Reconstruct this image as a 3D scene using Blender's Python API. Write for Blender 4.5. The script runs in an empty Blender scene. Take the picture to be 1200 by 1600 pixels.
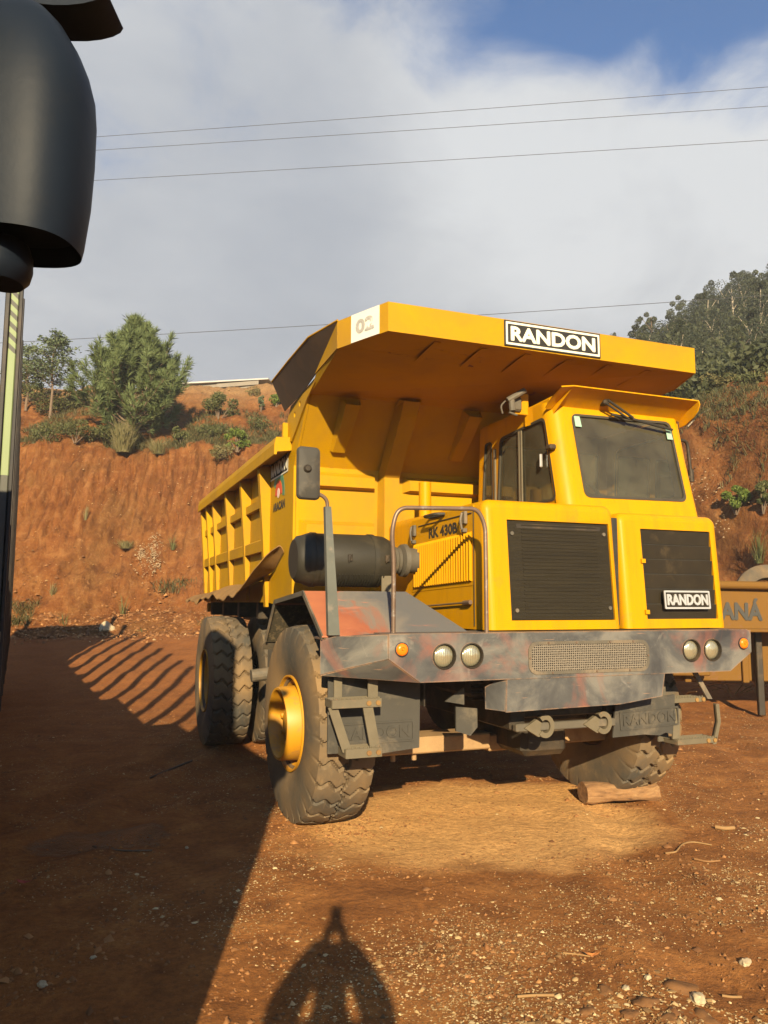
import bpy, math, random
import numpy as np
from mathutils import Vector, Matrix, noise as mnoise
random.seed(7); rng = np.random.default_rng(7)
S = bpy.context.scene
COL = S.collection
rad = math.radians
PI = math.pi

# ------------------------------------------------------------------ camera
CAM = Vector((-3.662, -6.39, 1.78))
YAW, PIT, ROL, F = rad(21.227), rad(6.664), rad(0.161), 1212.9
_f = Vector((math.sin(YAW)*math.cos(PIT), math.cos(YAW)*math.cos(PIT), math.sin(PIT)))
_r = Vector((math.cos(YAW), -math.sin(YAW), 0))
_u = _r.cross(_f)
_r, _u = math.cos(ROL)*_r + math.sin(ROL)*_u, -math.sin(ROL)*_r + math.cos(ROL)*_u
cd = bpy.data.cameras.new('camera'); cam = bpy.data.objects.new('camera', cd); COL.objects.link(cam)
cd.sensor_fit = 'VERTICAL'; cd.sensor_height = 24; cd.lens = F/1600*24
cd.clip_start = 0.02; cd.clip_end = 3000
M = Matrix((_r, _u, -_f)).transposed().to_4x4(); M.translation = CAM
cam.matrix_world = M; S.camera = cam
RH = Vector((math.cos(YAW), -math.sin(YAW), 0)); FH = Vector((math.sin(YAW), math.cos(YAW), 0))
def uv(u, v, z=0.0):                       # ground frame: u to the right of the camera, v ahead of it
    p = CAM + RH*u + FH*v; return Vector((p.x, p.y, z))
def at(px, py, v):                         # the point v metres ahead that a sight line passes through
    d = _r*((px-600)/F) - _u*((py-800)/F) + _f
    return CAM + d*(v/d.dot(FH))

# ------------------------------------------------------------------ world and sun
SUN_AZ, SUN_EL = YAW + rad(-2.5), rad(21.3)       # the way the sunlight travels, seen from above
W = bpy.data.worlds.new('World'); S.world = W; W.use_nodes = True
nt = W.node_tree; nt.nodes.clear()
def nd(t, kind, **kw):
    n = t.nodes.new(kind)
    for k, v in kw.items():
        if k in n.inputs.keys(): n.inputs[k].default_value = v
        else: setattr(n, k, v)
    return n
def math_(t, op, a, b=None, clamp=False):
    n = t.nodes.new('ShaderNodeMath'); n.operation = op; n.use_clamp = clamp
    for i, x in enumerate((a, b)):
        if x is None: continue
        if isinstance(x, (int, float)): n.inputs[i].default_value = x
        else: t.links.new(x, n.inputs[i])
    return n.outputs[0]
def ramp(t, fac, stops, interp='LINEAR'):
    n = t.nodes.new('ShaderNodeValToRGB'); n.color_ramp.interpolation = interp
    e = n.color_ramp.elements
    while len(e) < len(stops): e.new(0.5)
    for q, (p, c) in zip(e, stops):
        q.position = p; q.color = (*c, 1) if len(c) == 3 else c
    if fac is not None: t.links.new(fac, n.inputs[0])
    return n.outputs[0]
def mix(t, fac, a, b, blend='MIX'):
    n = t.nodes.new('ShaderNodeMix'); n.data_type = 'RGBA'; n.blend_type = blend
    for s, x in ((0, fac), (6, a), (7, b)):
        if isinstance(x, (int, float)): n.inputs[s].default_value = x
        elif isinstance(x, tuple): n.inputs[s].default_value = (*x, 1)
        else: t.links.new(x, n.inputs[s])
    return n.outputs[2]
def noise(t, vec, scale, detail=4, rough=0.55, dist=0.0):
    n = nd(t, 'ShaderNodeTexNoise'); n.inputs['Scale'].default_value = scale
    n.inputs['Detail'].default_value = detail; n.inputs['Roughness'].default_value = rough
    n.inputs['Distortion'].default_value = dist
    if vec is not None: t.links.new(vec, n.inputs['Vector'])
    return n.outputs['Fac']
def vmath(t, op, a, b=None):
    n = t.nodes.new('ShaderNodeVectorMath'); n.operation = op
    for i, x in enumerate((a, b)):
        if x is None: continue
        if isinstance(x, (tuple, Vector)): n.inputs[i].default_value = tuple(x)
        else: t.links.new(x, n.inputs[i])
    return n

tc = nd(nt, 'ShaderNodeTexCoord'); D = tc.outputs['Generated']
sky = nd(nt, 'ShaderNodeTexSky'); sky.sky_type = 'NISHITA'; sky.sun_disc = False
sky.sun_elevation = SUN_EL; sky.sun_rotation = (SUN_AZ + PI) % (2*PI)
sky.air_density = 1.0; sky.dust_density = 0.6; sky.ozone_density = 2.0
def facing(d, lo, hi):                      # soft cone round a compass/height direction
    dt = vmath(nt, 'DOT_PRODUCT', D, tuple(d.normalized())).outputs['Value']
    n = nd(nt, 'ShaderNodeMapRange'); n.interpolation_type = 'SMOOTHSTEP'
    nt.links.new(dt, n.inputs[0]); n.inputs[1].default_value = lo; n.inputs[2].default_value = hi
    return n.outputs[0]
sep = nd(nt, 'ShaderNodeSeparateXYZ'); nt.links.new(D, sep.inputs[0])
zz = math_(nt, 'MAXIMUM', sep.outputs[2], 0.0)
den = math_(nt, 'ADD', zz, 0.22)
cmb = nd(nt, 'ShaderNodeCombineXYZ')
nt.links.new(math_(nt, 'DIVIDE', sep.outputs[0], den), cmb.inputs[0])
nt.links.new(math_(nt, 'DIVIDE', sep.outputs[1], den), cmb.inputs[1])
cv = cmb.outputs[0]
n1 = noise(nt, cv, 1.5, 9, 0.56, 0.35)
n2 = noise(nt, cv, 0.9, 6, 0.5, 0.2)
n3 = noise(nt, cv, 4.5, 7, 0.6, 0.4)
front = facing(Vector((FH.x, FH.y, 0.12)), -0.05, 0.80)      # the cloud bank stands over the hills ahead
def dirpx(px, py): return (_r*((px-600)/F) - _u*((py-800)/F) + _f)
gap = facing(dirpx(1190, -200), 0.962, 0.999)
gap3 = facing(dirpx(180, 20), 0.955, 0.999)
gap2 = facing(dirpx(740, -120), 0.975, 0.999)
cov = math_(nt, 'MULTIPLY', n1, 0.44)
cov = math_(nt, 'ADD', cov, math_(nt, 'MULTIPLY', n3, 0.40))
cov = math_(nt, 'ADD', cov, math_(nt, 'MULTIPLY', front, 0.52))
cov = math_(nt, 'SUBTRACT', cov, math_(nt, 'MULTIPLY', gap, 0.44))
cov = math_(nt, 'SUBTRACT', cov, math_(nt, 'MULTIPLY', gap2, 0.34))
cov = math_(nt, 'SUBTRACT', cov, math_(nt, 'MULTIPLY', gap3, 0.24))
mr = nd(nt, 'ShaderNodeMapRange'); mr.interpolation_type = 'SMOOTHSTEP'
nt.links.new(cov, mr.inputs[0]); mr.inputs[1].default_value = 0.50; mr.inputs[2].default_value = 0.74
n4 = noise(nt, cv, 2.3, 8, 0.6, 0.6)
shade = math_(nt, 'ADD', math_(nt, 'ADD', math_(nt, 'MULTIPLY', n2, 0.70), math_(nt, 'MULTIPLY', n4, 0.42)), math_(nt, 'MULTIPLY', n3, 0.12))
shade = math_(nt, 'ADD', shade, math_(nt, 'MULTIPLY', facing(dirpx(980, 240), 0.93, 0.995), 0.19))
shade = math_(nt, 'SUBTRACT', shade, math_(nt, 'MULTIPLY', facing(dirpx(420, 520), 0.93, 0.995), 0.13))
CB = 16.6
ccol = ramp(nt, shade, [(0.36, (0.142*CB, 0.154*CB, 0.172*CB)), (0.52, (0.172*CB, 0.182*CB, 0.196*CB)),
                        (0.66, (0.214*CB, 0.220*CB, 0.226*CB)), (0.82, (0.275*CB, 0.278*CB, 0.276*CB))])
SKY_K = 0.062
sk = vmath(nt, 'MULTIPLY', sky.outputs[0], (0.33, 0.68, 0.98)).outputs[0]
ccol = vmath(nt, 'MULTIPLY', ccol, (0.955, 0.98, 1.03)).outputs[0]
tot = mix(nt, mr.outputs[0], sk, ccol)
bg = nd(nt, 'ShaderNodeBackground'); bg.inputs['Strength'].default_value = SKY_K
nt.links.new(tot, bg.inputs['Color'])
wo = nd(nt, 'ShaderNodeOutputWorld'); nt.links.new(bg.outputs[0], wo.inputs[0])

sl = bpy.data.lights.new('sun', 'SUN'); sl.energy = 5.0; sl.angle = rad(0.55); sl.color = (1.0, 0.81, 0.52)
so = bpy.data.objects.new('sun', sl); COL.objects.link(so)
sd = Vector((math.sin(SUN_AZ)*math.cos(SUN_EL), math.cos(SUN_AZ)*math.cos(SUN_EL), -math.sin(SUN_EL)))
so.rotation_euler = sd.to_track_quat('-Z', 'Y').to_euler(); so.location = (-12, -25, 20)
S.view_settings.view_transform = 'Standard'; S.view_settings.look = 'None'
S.view_settings.exposure = 1.40; S.view_settings.gamma = 1.0; S.view_settings.use_curve_mapping = False
S.cycles.max_bounces = 6; S.cycles.diffuse_bounces = 3; S.cycles.glossy_bounces = 3
S.cycles.transmission_bounces = 4; S.cycles.transparent_max_bounces = 12
S.cycles.caustics_reflective = False; S.cycles.caustics_refractive = False

# ------------------------------------------------------------------ materials
MATS = {}
def material(name, build):
    m = bpy.data.materials.new(name); m.use_nodes = True
    t = m.node_tree; b = t.nodes['Principled BSDF']
    build(t, b); MATS[name] = m; return m
def obco(t): return nd(t, 'ShaderNodeTexCoord').outputs['Object']
def bump(t, b, h, strength, dist=0.01):
    n = nd(t, 'ShaderNodeBump'); n.inputs['Strength'].default_value = strength; n.inputs['Distance'].default_value = dist
    t.links.new(h, n.inputs['Height']); t.links.new(n.outputs[0], b.inputs['Normal'])
def simple(name, col, rough=0.6, metal=0.0, vary=0.25, scale=6, bmp=0.15, dust=None, dust_lo=0.5, dust_hi=0.8, spec=0.28):
    def f(t, b):
        co = obco(t); n = noise(t, co, scale, 6, 0.6)
        c = mix(t, n, tuple(x*(1-vary) for x in col), tuple(min(1, x*(1+vary)) for x in col))
        if dust:
            d = noise(t, co, scale*0.6, 8, 0.7, 0.3)
            c = mix(t, ramp(t, d, [(dust_lo, (0, 0, 0)), (dust_hi, (1, 1, 1))]), c, dust)
        t.links.new(c, b.inputs['Base Color'])
        b.inputs['Roughness'].default_value = rough; b.inputs['Metallic'].default_value = metal
        b.inputs['Specular IOR Level'].default_value = spec
        if bmp: bump(t, b, noise(t, co, scale*8, 5, 0.6), bmp, 0.004)
    return material(name, f)

def edges(t, radius, lo=0.015, hi=0.10):
    bv = nd(t, 'ShaderNodeBevel'); bv.samples = 4; bv.inputs['Radius'].default_value = radius
    g = nd(t, 'ShaderNodeNewGeometry'); dt = vmath(t, 'DOT_PRODUCT', bv.outputs[0], g.outputs['Normal']).outputs['Value']
    return ramp(t, math_(t, 'SUBTRACT', 1.0, dt), [(lo, (0, 0, 0)), (hi, (1, 1, 1))])
def f_yellow(t, b):
    co = obco(t)
    n = noise(t, co, 1.6, 6, 0.6); g = noise(t, co, 22, 6, 0.65, 0.4); st = noise(t, vmath(t, 'MULTIPLY', co, (9, 9, 0.9)).outputs[0], 1.0, 5, 0.6); sp = noise(t, co, 60, 4, 0.6); mud = noise(t, co, 4.5, 9, 0.72, 0.4)
    c = mix(t, n, (0.46, 0.216, 0.0003), (0.52, 0.248, 0.0005))
    c = mix(t, ramp(t, st, [(0.48, (0, 0, 0)), (0.76, (0.42, 0.42, 0.42))]), c, (0.30, 0.135, 0.012))
    c = mix(t, ramp(t, g, [(0.715, (0, 0, 0)), (0.735, (1, 1, 1))]), c, (0.10, 0.045, 0.02))
    c = mix(t, ramp(t, sp, [(0.70, (0, 0, 0)), (0.74, (0.8, 0.8, 0.8))]), c, (0.14, 0.06, 0.022))
    c = mix(t, ramp(t, mud, [(0.58, (0, 0, 0)), (0.74, (0.45, 0.45, 0.45))]), c, (0.27, 0.135, 0.035))
    t.links.new(c, b.inputs['Base Color'])
    t.links.new(ramp(t, n, [(0.3, (0.33,)*3), (0.7, (0.50,)*3)]), b.inputs['Roughness'])
    b.inputs['Specular IOR Level'].default_value = 0.12
    bump(t, b, noise(t, co, 2.2, 3, 0.5), 0.10, 0.02)
YELLOW = material('yellow_paint', f_yellow)
def f_canopy(t, b):                        # same paint, dusted with dry soil on the dump body
    co = obco(t)
    n = noise(t, co, 1.1, 6, 0.6); g = noise(t, co, 9, 8, 0.7, 0.5)
    c = mix(t, n, (0.39, 0.208, 0.001), (0.45, 0.242, 0.002))
    c = mix(t, ramp(t, noise(t, co, 0.8, 8, 0.68, 0.4), [(0.42, (0, 0, 0)), (0.70, (0.55, 0.55, 0.55))]), c, (0.215, 0.112, 0.030))
    c = mix(t, ramp(t, g, [(0.70, (0, 0, 0)), (0.74, (0.9, 0.9, 0.9))]), c, (0.12, 0.05, 0.025))
    e = math_(t, 'MULTIPLY', edges(t, .012), ramp(t, noise(t, co, 8, 8, 0.75), [(0.52, (0, 0, 0)), (0.62, (1, 1, 1))]))
    c = mix(t, e, c, (0.13, 0.055, 0.022))
    t.links.new(c, b.inputs['Base Color']); b.inputs['Roughness'].default_value = 0.5
    b.inputs['Specular IOR Level'].default_value = 0.10
    bump(t, b, noise(t, co, 1.5, 4, 0.5), 0.12, 0.03)
YBODY = material('dusty_yellow_paint', f_canopy)
def f_bumper(t, b):
    co = obco(t)
    a = noise(t, co, 2.3, 7, 0.62, 0.6); r = noise(t, vmath(t, 'ADD', co, (7.3, 1.1, 3.3)).outputs[0], 2.0, 6, 0.6, 0.8)
    w = noise(t, vmath(t, 'ADD', co, (1.3, 9.1, 5.3)).outputs[0], 4.5, 8, 0.66, 0.5)
    sc = noise(t, vmath(t, 'MULTIPLY', co, (3, 3, 30)).outputs[0], 1.5, 6, 0.6)
    c = ramp(t, a, [(0.30, (0.028, 0.028, 0.030)), (0.46, (0.066, 0.065, 0.062)), (0.62, (0.140, 0.131, 0.112))])
    c = mix(t, ramp(t, r, [(0.54, (0, 0, 0)), (0.72, (0.75, 0.75, 0.75))]), c, (0.225, 0.076, 0.048))
    c = mix(t, ramp(t, w, [(0.60, (0, 0, 0)), (0.74, (0.6, 0.6, 0.6))]), c, (0.30, 0.27, 0.23))
    c = mix(t, ramp(t, sc, [(0.66, (0, 0, 0)), (0.72, (0.5, 0.5, 0.5))]), c, (0.34, 0.20, 0.12))
    e = math_(t, 'MULTIPLY', edges(t, .016), ramp(t, noise(t, co, 11, 7, 0.7), [(0.40, (0, 0, 0)), (0.56, (1, 1, 1))]))
    c = mix(t, e, c, mix(t, noise(t, co, 30, 4), (0.20, 0.085, 0.035), (0.30, 0.20, 0.12)))
    t.links.new(c, b.inputs['Base Color']); b.inputs['Roughness'].default_value = 0.48
    bump(t, b, w, 0.12, 0.006)
BUMPER = material('weathered_grey_paint', f_bumper)
def f_fender(t, b):
    co = obco(t)
    r = noise(t, vmath(t, 'ADD', co, (2.3, 4.1, 1.3)).outputs[0], 2.2, 7, 0.6, 0.5)
    sx = nd(t, 'ShaderNodeSeparateXYZ'); t.links.new(co, sx.inputs[0])
    redm = math_(t, 'ADD', r, math_(t, 'MULTIPLY', math_(t, 'ADD', sx.outputs[0], 1.45), -0.55))
    c = ramp(t, redm, [(0.42, (0.10, 0.10, 0.098)), (0.56, (0.16, 0.14, 0.115)), (0.66, (0.26, 0.085, 0.045)), (0.9, (0.34, 0.12, 0.055))])
    w = noise(t, vmath(t, 'MULTIPLY', co, (2, 2, 22)).outputs[0], 1.2, 7, 0.6, 0.3)
    c = mix(t, ramp(t, w, [(0.62, (0, 0, 0)), (0.72, (0.7, 0.7, 0.7))]), c, (0.42, 0.15, 0.085))
    t.links.new(c, b.inputs['Base Color']); b.inputs['Roughness'].default_value = 0.5
FENDER = material('fender_paint', f_fender)
def f_rubber(t, b):
    co = obco(t)
    n = noise(t, co, 3.5, 8, 0.65, 0.4); d = noise(t, co, 1.3, 6, 0.6, 0.3); ff = noise(t, co, 45, 4, 0.6)
    c = mix(t, n, (0.045, 0.042, 0.036), (0.085, 0.077, 0.060))
    c = mix(t, ramp(t, d, [(0.36, (0, 0, 0)), (0.66, (0.8, 0.8, 0.8))]), c, (0.235, 0.145, 0.062))
    c = mix(t, ramp(t, noise(t, vmath(t, 'MULTIPLY', co, (4, 1, 1)).outputs[0], 6, 8, 0.7), [(0.55, (0, 0, 0)), (0.75, (0.6, 0.6, 0.6))]), c, (0.24, 0.165, 0.085))
    t.links.new(c, b.inputs['Base Color']); b.inputs['Roughness'].default_value = 0.82
    b.inputs['Specular IOR Level'].default_value = 0.25
    bump(t, b, ff, 0.35, 0.004)
RUBBER = material('dusty_tyre_rubber', f_rubber)
def f_rim(t, b):
    co = obco(t); n = noise(t, co, 9, 8, 0.7, 0.5)
    c = mix(t, noise(t, co, 3, 5), (0.44, 0.20, 0.006), (0.52, 0.25, 0.010))
    c = mix(t, ramp(t, n, [(0.54, (0, 0, 0)), (0.68, (0.85, 0.85, 0.85))]), c, (0.30, 0.15, 0.06))
    t.links.new(c, b.inputs['Base Color']); b.inputs['Roughness'].default_value = 0.5
RIM = material('worn_yellow_rim', f_rim)
def f_grille(scale, fins):
    def f(t, b):
        co = obco(t); v = nd(t, 'ShaderNodeTexVoronoi'); v.inputs['Scale'].default_value = scale; v.inputs['Randomness'].default_value = 0.15
        t.links.new(vmath(t, 'MULTIPLY', co, (1, 0, 1)).outputs[0], v.inputs['Vector'])
        hole = ramp(t, v.outputs['Distance'], [(0.30, (1, 1, 1)), (0.38, (0, 0, 0))])
        n = noise(t, vmath(t, 'MULTIPLY', co, (1.2, 1, 16)).outputs[0], 2.2, 6, 0.6)
        met = mix(t, n, fins[0], fins[1])
        c = mix(t, hole, met, (0.012, 0.010, 0.008))
        t.links.new(c, b.inputs['Base Color']); b.inputs['Roughness'].default_value = 0.6; b.inputs['Specular IOR Level'].default_value = 0.15
        bump(t, b, v.outputs['Distance'], 0.5, 0.004)
    return f
GRILLE = material('perforated_dark_sheet', f_grille(85, ((0.008, 0.006, 0.003), (0.034, 0.026, 0.011))))
VENT = material('perforated_grey_sheet', f_grille(58, ((0.135, 0.120, 0.098), (0.21, 0.175, 0.130))))
LOUVRE = simple('dark_louvre_paint', (0.020, 0.015, 0.008), 0.5, 0, 0.5, 7, 0.1, (0.065, 0.045, 0.022), 0.58, 0.8)
BLACK = simple('black_plastic', (0.030, 0.028, 0.024), 0.5, 0, 0.4, 8, 0.1, (0.10, 0.085, 0.06), 0.55, 0.85)
MIRRORSHELL = simple('charcoal_mirror_plastic', (0.008, 0.012, 0.019), 0.5, 0, 0.25, 5, 0.12, (0.016, 0.017, 0.019), 0.55, 0.8, 0.12)
CHARCOAL = simple('air_cleaner_paint', (0.026, 0.023, 0.016), 0.55, 0, 0.3, 5, 0.2, (0.070, 0.054, 0.030), 0.55, 0.85)
DARKSTEEL = simple('greasy_dark_steel', (0.035, 0.028, 0.020), 0.6, 0.2, 0.5, 5, 0.3, (0.13, 0.085, 0.045), 0.5, 0.8)
CHASSIS = simple('chassis_grey', (0.092, 0.080, 0.060), 0.6, 0.0, 0.4, 4, 0.2, (0.26, 0.19, 0.12), 0.5, 0.8)
AXLE = simple('dusty_axle', (0.30, 0.19, 0.09), 0.75, 0.0, 0.4, 5, 0.3, (0.20, 0.11, 0.06), 0.5, 0.7)
LINER = simple('gravel_spattered_liner', (0.055, 0.045, 0.028), 0.9, 0, 0.7, 30, 0.6, (0.15, 0.11, 0.06), 0.5, 0.62)
FLAP = simple('rubber_mud_flap', (0.050, 0.046, 0.038), 0.7, 0, 0.35, 5, 0.2, (0.20, 0.16, 0.11), 0.5, 0.85)
STEPM = simple('galvanised_step', (0.130, 0.108, 0.070), 0.55, 0.1, 0.3, 7, 0.2, (0.30, 0.15, 0.07), 0.6, 0.78)
POLE = simple('grey_green_pole', (0.098, 0.102, 0.086), 0.45, 0.0, 0.3, 6, 0.1, (0.26, 0.20, 0.15), 0.6, 0.8)
RUSTROD = simple('worn_brown_tube', (0.17, 0.115, 0.08), 0.42, 0.4, 0.35, 12, 0.1, (0.30, 0.28, 0.25), 0.55, 0.7)
RUSTSHEET = simple('rusty_sheet', (0.24, 0.135, 0.042), 0.7, 0.0, 0.4, 3, 0.4, (0.15, 0.075, 0.03), 0.45, 0.7)
BROWNSTEEL = simple('dark_brown_steel', (0.085, 0.062, 0.048), 0.5, 0.1, 0.4, 3, 0.2, (0.15, 0.09, 0.05), 0.5, 0.8)  # one dark brown tone with paler blotches, used on the wing plates
WHITE = simple('white_plate_paint', (0.62, 0.60, 0.52), 0.6, 0, 0.08, 5, 0.05, (0.55, 0.48, 0.36), 0.6, 0.85)
BLACKP = simple('black_sign_paint', (0.022, 0.021, 0.018), 0.5, 0, 0.3, 6, 0.0)
LETTER = simple('cream_lettering', (0.62, 0.59, 0.48), 0.55, 0, 0.06, 9, 0.0)
FADED = simple('faded_grey_lettering', (0.33, 0.31, 0.27), 0.7, 0, 0.3, 14, 0.0, (0.70, 0.67, 0.6), 0.55, 0.65)
CHROME = simple('cast_aluminium', (0.62, 0.60, 0.55), 0.32, 0.6, 0.15, 12, 0.2)
GREENP = simple('green_decal', (0.07, 0.19, 0.11), 0.6, 0, 0.15, 9, 0)
REDP = simple('red_decal', (0.55, 0.07, 0.03), 0.6, 0, 0.15, 9, 0)
PINKP = simple('pale_decal', (0.70, 0.50, 0.42), 0.6, 0, 0.1, 9, 0)
STICKER = simple('pale_green_sticker', (0.26, 0.42, 0.31), 0.6, 0, 0.06, 9, 0)
AMBER = simple('amber_lens', (0.80, 0.17, 0.008), 0.25, 0, 0.15, 20, 0.1)
GASKET = simple('window_rubber', (0.045, 0.038, 0.026), 0.6, 0, 0.3, 9, 0)
SEAT = simple('seat_fabric', (0.10, 0.09, 0.07), 0.85, 0, 0.3, 9, 0.1)
CABIN = simple('cabin_trim', (0.20, 0.18, 0.12), 0.8, 0, 0.2, 4, 0.1)
def f_glass(t, b):
    out = t.nodes['Material Output']; co = obco(t)
    tr = nd(t, 'ShaderNodeBsdfTransparent'); tr.inputs[0].default_value = (0.40, 0.41, 0.30, 1)
    gl = nd(t, 'ShaderNodeBsdfGlossy'); gl.inputs['Roughness'].default_value = 0.03; gl.inputs['Color'].default_value = (0.9, 0.92, 0.9, 1)
    fr = nd(t, 'ShaderNodeFresnel'); fr.inputs[0].default_value = 1.5
    m1 = nd(t, 'ShaderNodeMixShader'); t.links.new(fr.outputs[0], m1.inputs[0]); t.links.new(tr.outputs[0], m1.inputs[1]); t.links.new(gl.outputs[0], m1.inputs[2])
    df = nd(t, 'ShaderNodeBsdfDiffuse'); df.inputs[0].default_value = (0.30, 0.27, 0.17, 1)
    dn = ramp(t, noise(t, co, 3.0, 7, 0.65, 0.4), [(0.3, (0.09,)*3), (0.75, (0.24,)*3)])
    m2 = nd(t, 'ShaderNodeMixShader'); t.links.new(dn, m2.inputs[0]); t.links.new(m1.outputs[0], m2.inputs[1]); t.links.new(df.outputs[0], m2.inputs[2])
    t.links.new(m2.outputs[0], out.inputs[0])
GLASS = material('dusty_tinted_glass', f_glass)
def f_lens(t, b):
    b.inputs['Base Color'].default_value = (0.42, 0.38, 0.25, 1); b.inputs['Roughness'].default_value = 0.16
    b.inputs['Metallic'].default_value = 0.6; b.inputs['Coat Weight'].default_value = 1.0
    co = obco(t); w = nd(t, 'ShaderNodeTexWave'); w.inputs['Scale'].default_value = 22; w.inputs['Distortion'].default_value = 1.5
    t.links.new(co, w.inputs['Vector']); bump(t, b, w.outputs['Fac'], 0.35, 0.006)
LENS = material('fluted_headlamp_glass', f_lens)
MIRGLASS = simple('mirror_glass', (0.7, 0.72, 0.75), 0.05, 1.0, 0.02, 3, 0)

def f_soil(t, b):
    co = obco(t)
    big = noise(t, co, 0.35, 6, 0.6, 0.3); mid = noise(t, co, 2.2, 7, 0.65, 0.4); fine = noise(t, co, 24, 8, 0.75); grit = noise(t, co, 90, 4, 0.7)
    c = ramp(t, mid, [(0.30, (0.180, 0.064, 0.015)), (0.50, (0.300, 0.115, 0.028)), (0.70, (0.43, 0.182, 0.048))])
    # redder clay away from the truck, moist dark brown near the viewer
    sx = nd(t, 'ShaderNodeSeparateXYZ'); t.links.new(co, sx.inputs[0])
    far = nd(t, 'ShaderNodeMapRange'); t.links.new(sx.outputs[1], far.inputs[0]); far.inputs[1].default_value = 0.0; far.inputs[2].default_value = 9.0
    c = mix(t, math_(t, 'MULTIPLY', far.outputs[0], 0.75), c, (0.250, 0.090, 0.024))
    # pale dry dust apron round the front wheels
    dx = math_(t, 'DIVIDE', math_(t, 'ADD', sx.outputs[0], 0.45), 1.75); dy = math_(t, 'DIVIDE', math_(t, 'ADD', sx.outputs[1], 0.35), 1.35)
    r2 = math_(t, 'ADD', math_(t, 'MULTIPLY', dx, dx), math_(t, 'MULTIPLY', dy, dy))
    r2 = math_(t, 'ADD', r2, math_(t, 'MULTIPLY', math_(t, 'SUBTRACT', noise(t, co, 1.2, 5, 0.6), 0.5), 1.5))
    sand = ramp(t, r2, [(0.55, (1, 1, 1)), (1.15, (0, 0, 0))])
    sandc = mix(t, noise(t, co, 3.0, 7, 0.65), (0.58, 0.290, 0.092), (0.75, 0.425, 0.150))
    c = mix(t, sand, c, sandc)
    c = mix(t, ramp(t, fine, [(0.35, (0.85, 0.85, 0.85)), (0.60, (0, 0, 0))]), c, mix(t, 0.55, c, (0.06, 0.024, 0.010)))
    chip = ramp(t, grit, [(0.62, (0, 0, 0)), (0.70, (0.55, 0.55, 0.55))])
    chip = mix(t, sand, chip, (0.05, 0.05, 0.05))
    c = mix(t, math_(t, 'MULTIPLY', chip, ramp(t, big, [(0.35, (0.2,)*3), (0.6, (1,)*3)])), c, (0.50, 0.34, 0.17))
    wx = math_(t, 'DIVIDE', math_(t, 'ADD', sx.outputs[0], 3.40), 0.62); wy = math_(t, 'DIVIDE', math_(t, 'SUBTRACT', sx.outputs[1], 0.10), 0.42)
    w2 = math_(t, 'ADD', math_(t, 'ADD', math_(t, 'MULTIPLY', wx, wx), math_(t, 'MULTIPLY', wy, wy)), math_(t, 'MULTIPLY', math_(t, 'SUBTRACT', noise(t, co, 3.2, 5, 0.6), 0.5), 1.8))
    wet = ramp(t, w2, [(0.35, (1, 1, 1)), (0.75, (0, 0, 0))])
    c = mix(t, wet, c, (0.055, 0.026, 0.011))
    t.links.new(c, b.inputs['Base Color']); t.links.new(ramp(t, wet, [(0, (0.9,)*3), (1, (0.28,)*3)]), b.inputs['Roughness'])
    b.inputs['Specular IOR Level'].default_value = 0.2
    h = math_(t, 'ADD', math_(t, 'MULTIPLY', mid, 0.8), math_(t, 'ADD', math_(t, 'MULTIPLY', fine, 0.30), math_(t, 'MULTIPLY', grit, 0.10)))
    bump(t, b, h, 0.9, 0.06)
SOIL = material('damp_earth', f_soil)
def f_bank(t, b):
    co = obco(t)
    big = noise(t, co, 0.45, 7, 0.65, 0.5); mid = noise(t, co, 2.0, 8, 0.7, 0.4); fine = noise(t, co, 16, 8, 0.75)
    c = ramp(t, mid, [(0.28, (0.125, 0.043, 0.013)), (0.50, (0.200, 0.076, 0.022)), (0.72, (0.280, 0.130, 0.044))])
    c = mix(t, ramp(t, big, [(0.48, (0, 0, 0)), (0.68, (0.6, 0.6, 0.6))]), c, (0.135, 0.072, 0.024))
    vs = noise(t, vmath(t, 'MULTIPLY', co, (3.4, 3.4, .22)).outputs[0], 1.0, 5, 0.6, 0.2)
    c = mix(t, ramp(t, vs, [(0.50, (0, 0, 0)), (0.64, (0.65, 0.65, 0.65))]), c, (0.085, 0.032, 0.011))
    pl = noise(t, co, 5.0, 8, 0.75, 0.5)
    c = mix(t, ramp(t, pl, [(0.55, (0, 0, 0)), (0.68, (0.6, 0.6, 0.6))]), c, (0.34, 0.175, 0.070))
    sx = nd(t, 'ShaderNodeSeparateXYZ'); t.links.new(co, sx.inputs[0])
    top = nd(t, 'ShaderNodeMapRange'); t.links.new(math_(t, 'ADD', sx.outputs[2], math_(t, 'MULTIPLY', big, 1.5)), top.inputs[0]); top.inputs[1].default_value = 10.2; top.inputs[2].default_value = 11.3
    c = mix(t, math_(t, 'MULTIPLY', top.outputs[0], 0.75), c, (0.30, 0.185, 0.085))
    c = mix(t, ramp(t, fine, [(0.36, (0.7, 0.7, 0.7)), (0.56, (0, 0, 0))]), c, mix(t, 0.5, c, (0.07, 0.02, 0.01)))
    t.links.new(c, b.inputs['Base Color']); b.inputs['Roughness'].default_value = 0.92
    b.inputs['Specular IOR Level'].default_value = 0.10
    m6 = noise(t, co, 6.5, 7, 0.7, 0.3)
    bump(t, b, math_(t, 'ADD', math_(t, 'MULTIPLY', mid, 0.5), math_(t, 'ADD', math_(t, 'MULTIPLY', m6, 0.5), math_(t, 'MULTIPLY', fine, 0.25))), 1.0, 0.16)
BANK = material('red_clay', f_bank)
def f_chip(cols):
    def f(t, b):
        g = nd(t, 'ShaderNodeNewGeometry')
        c = ramp(t, g.outputs['Random Per Island'], [(i/(len(cols)-1), k) for i, k in enumerate(cols)])
        t.links.new(c, b.inputs['Base Color']); b.inputs['Roughness'].default_value = 0.85
    return f
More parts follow.
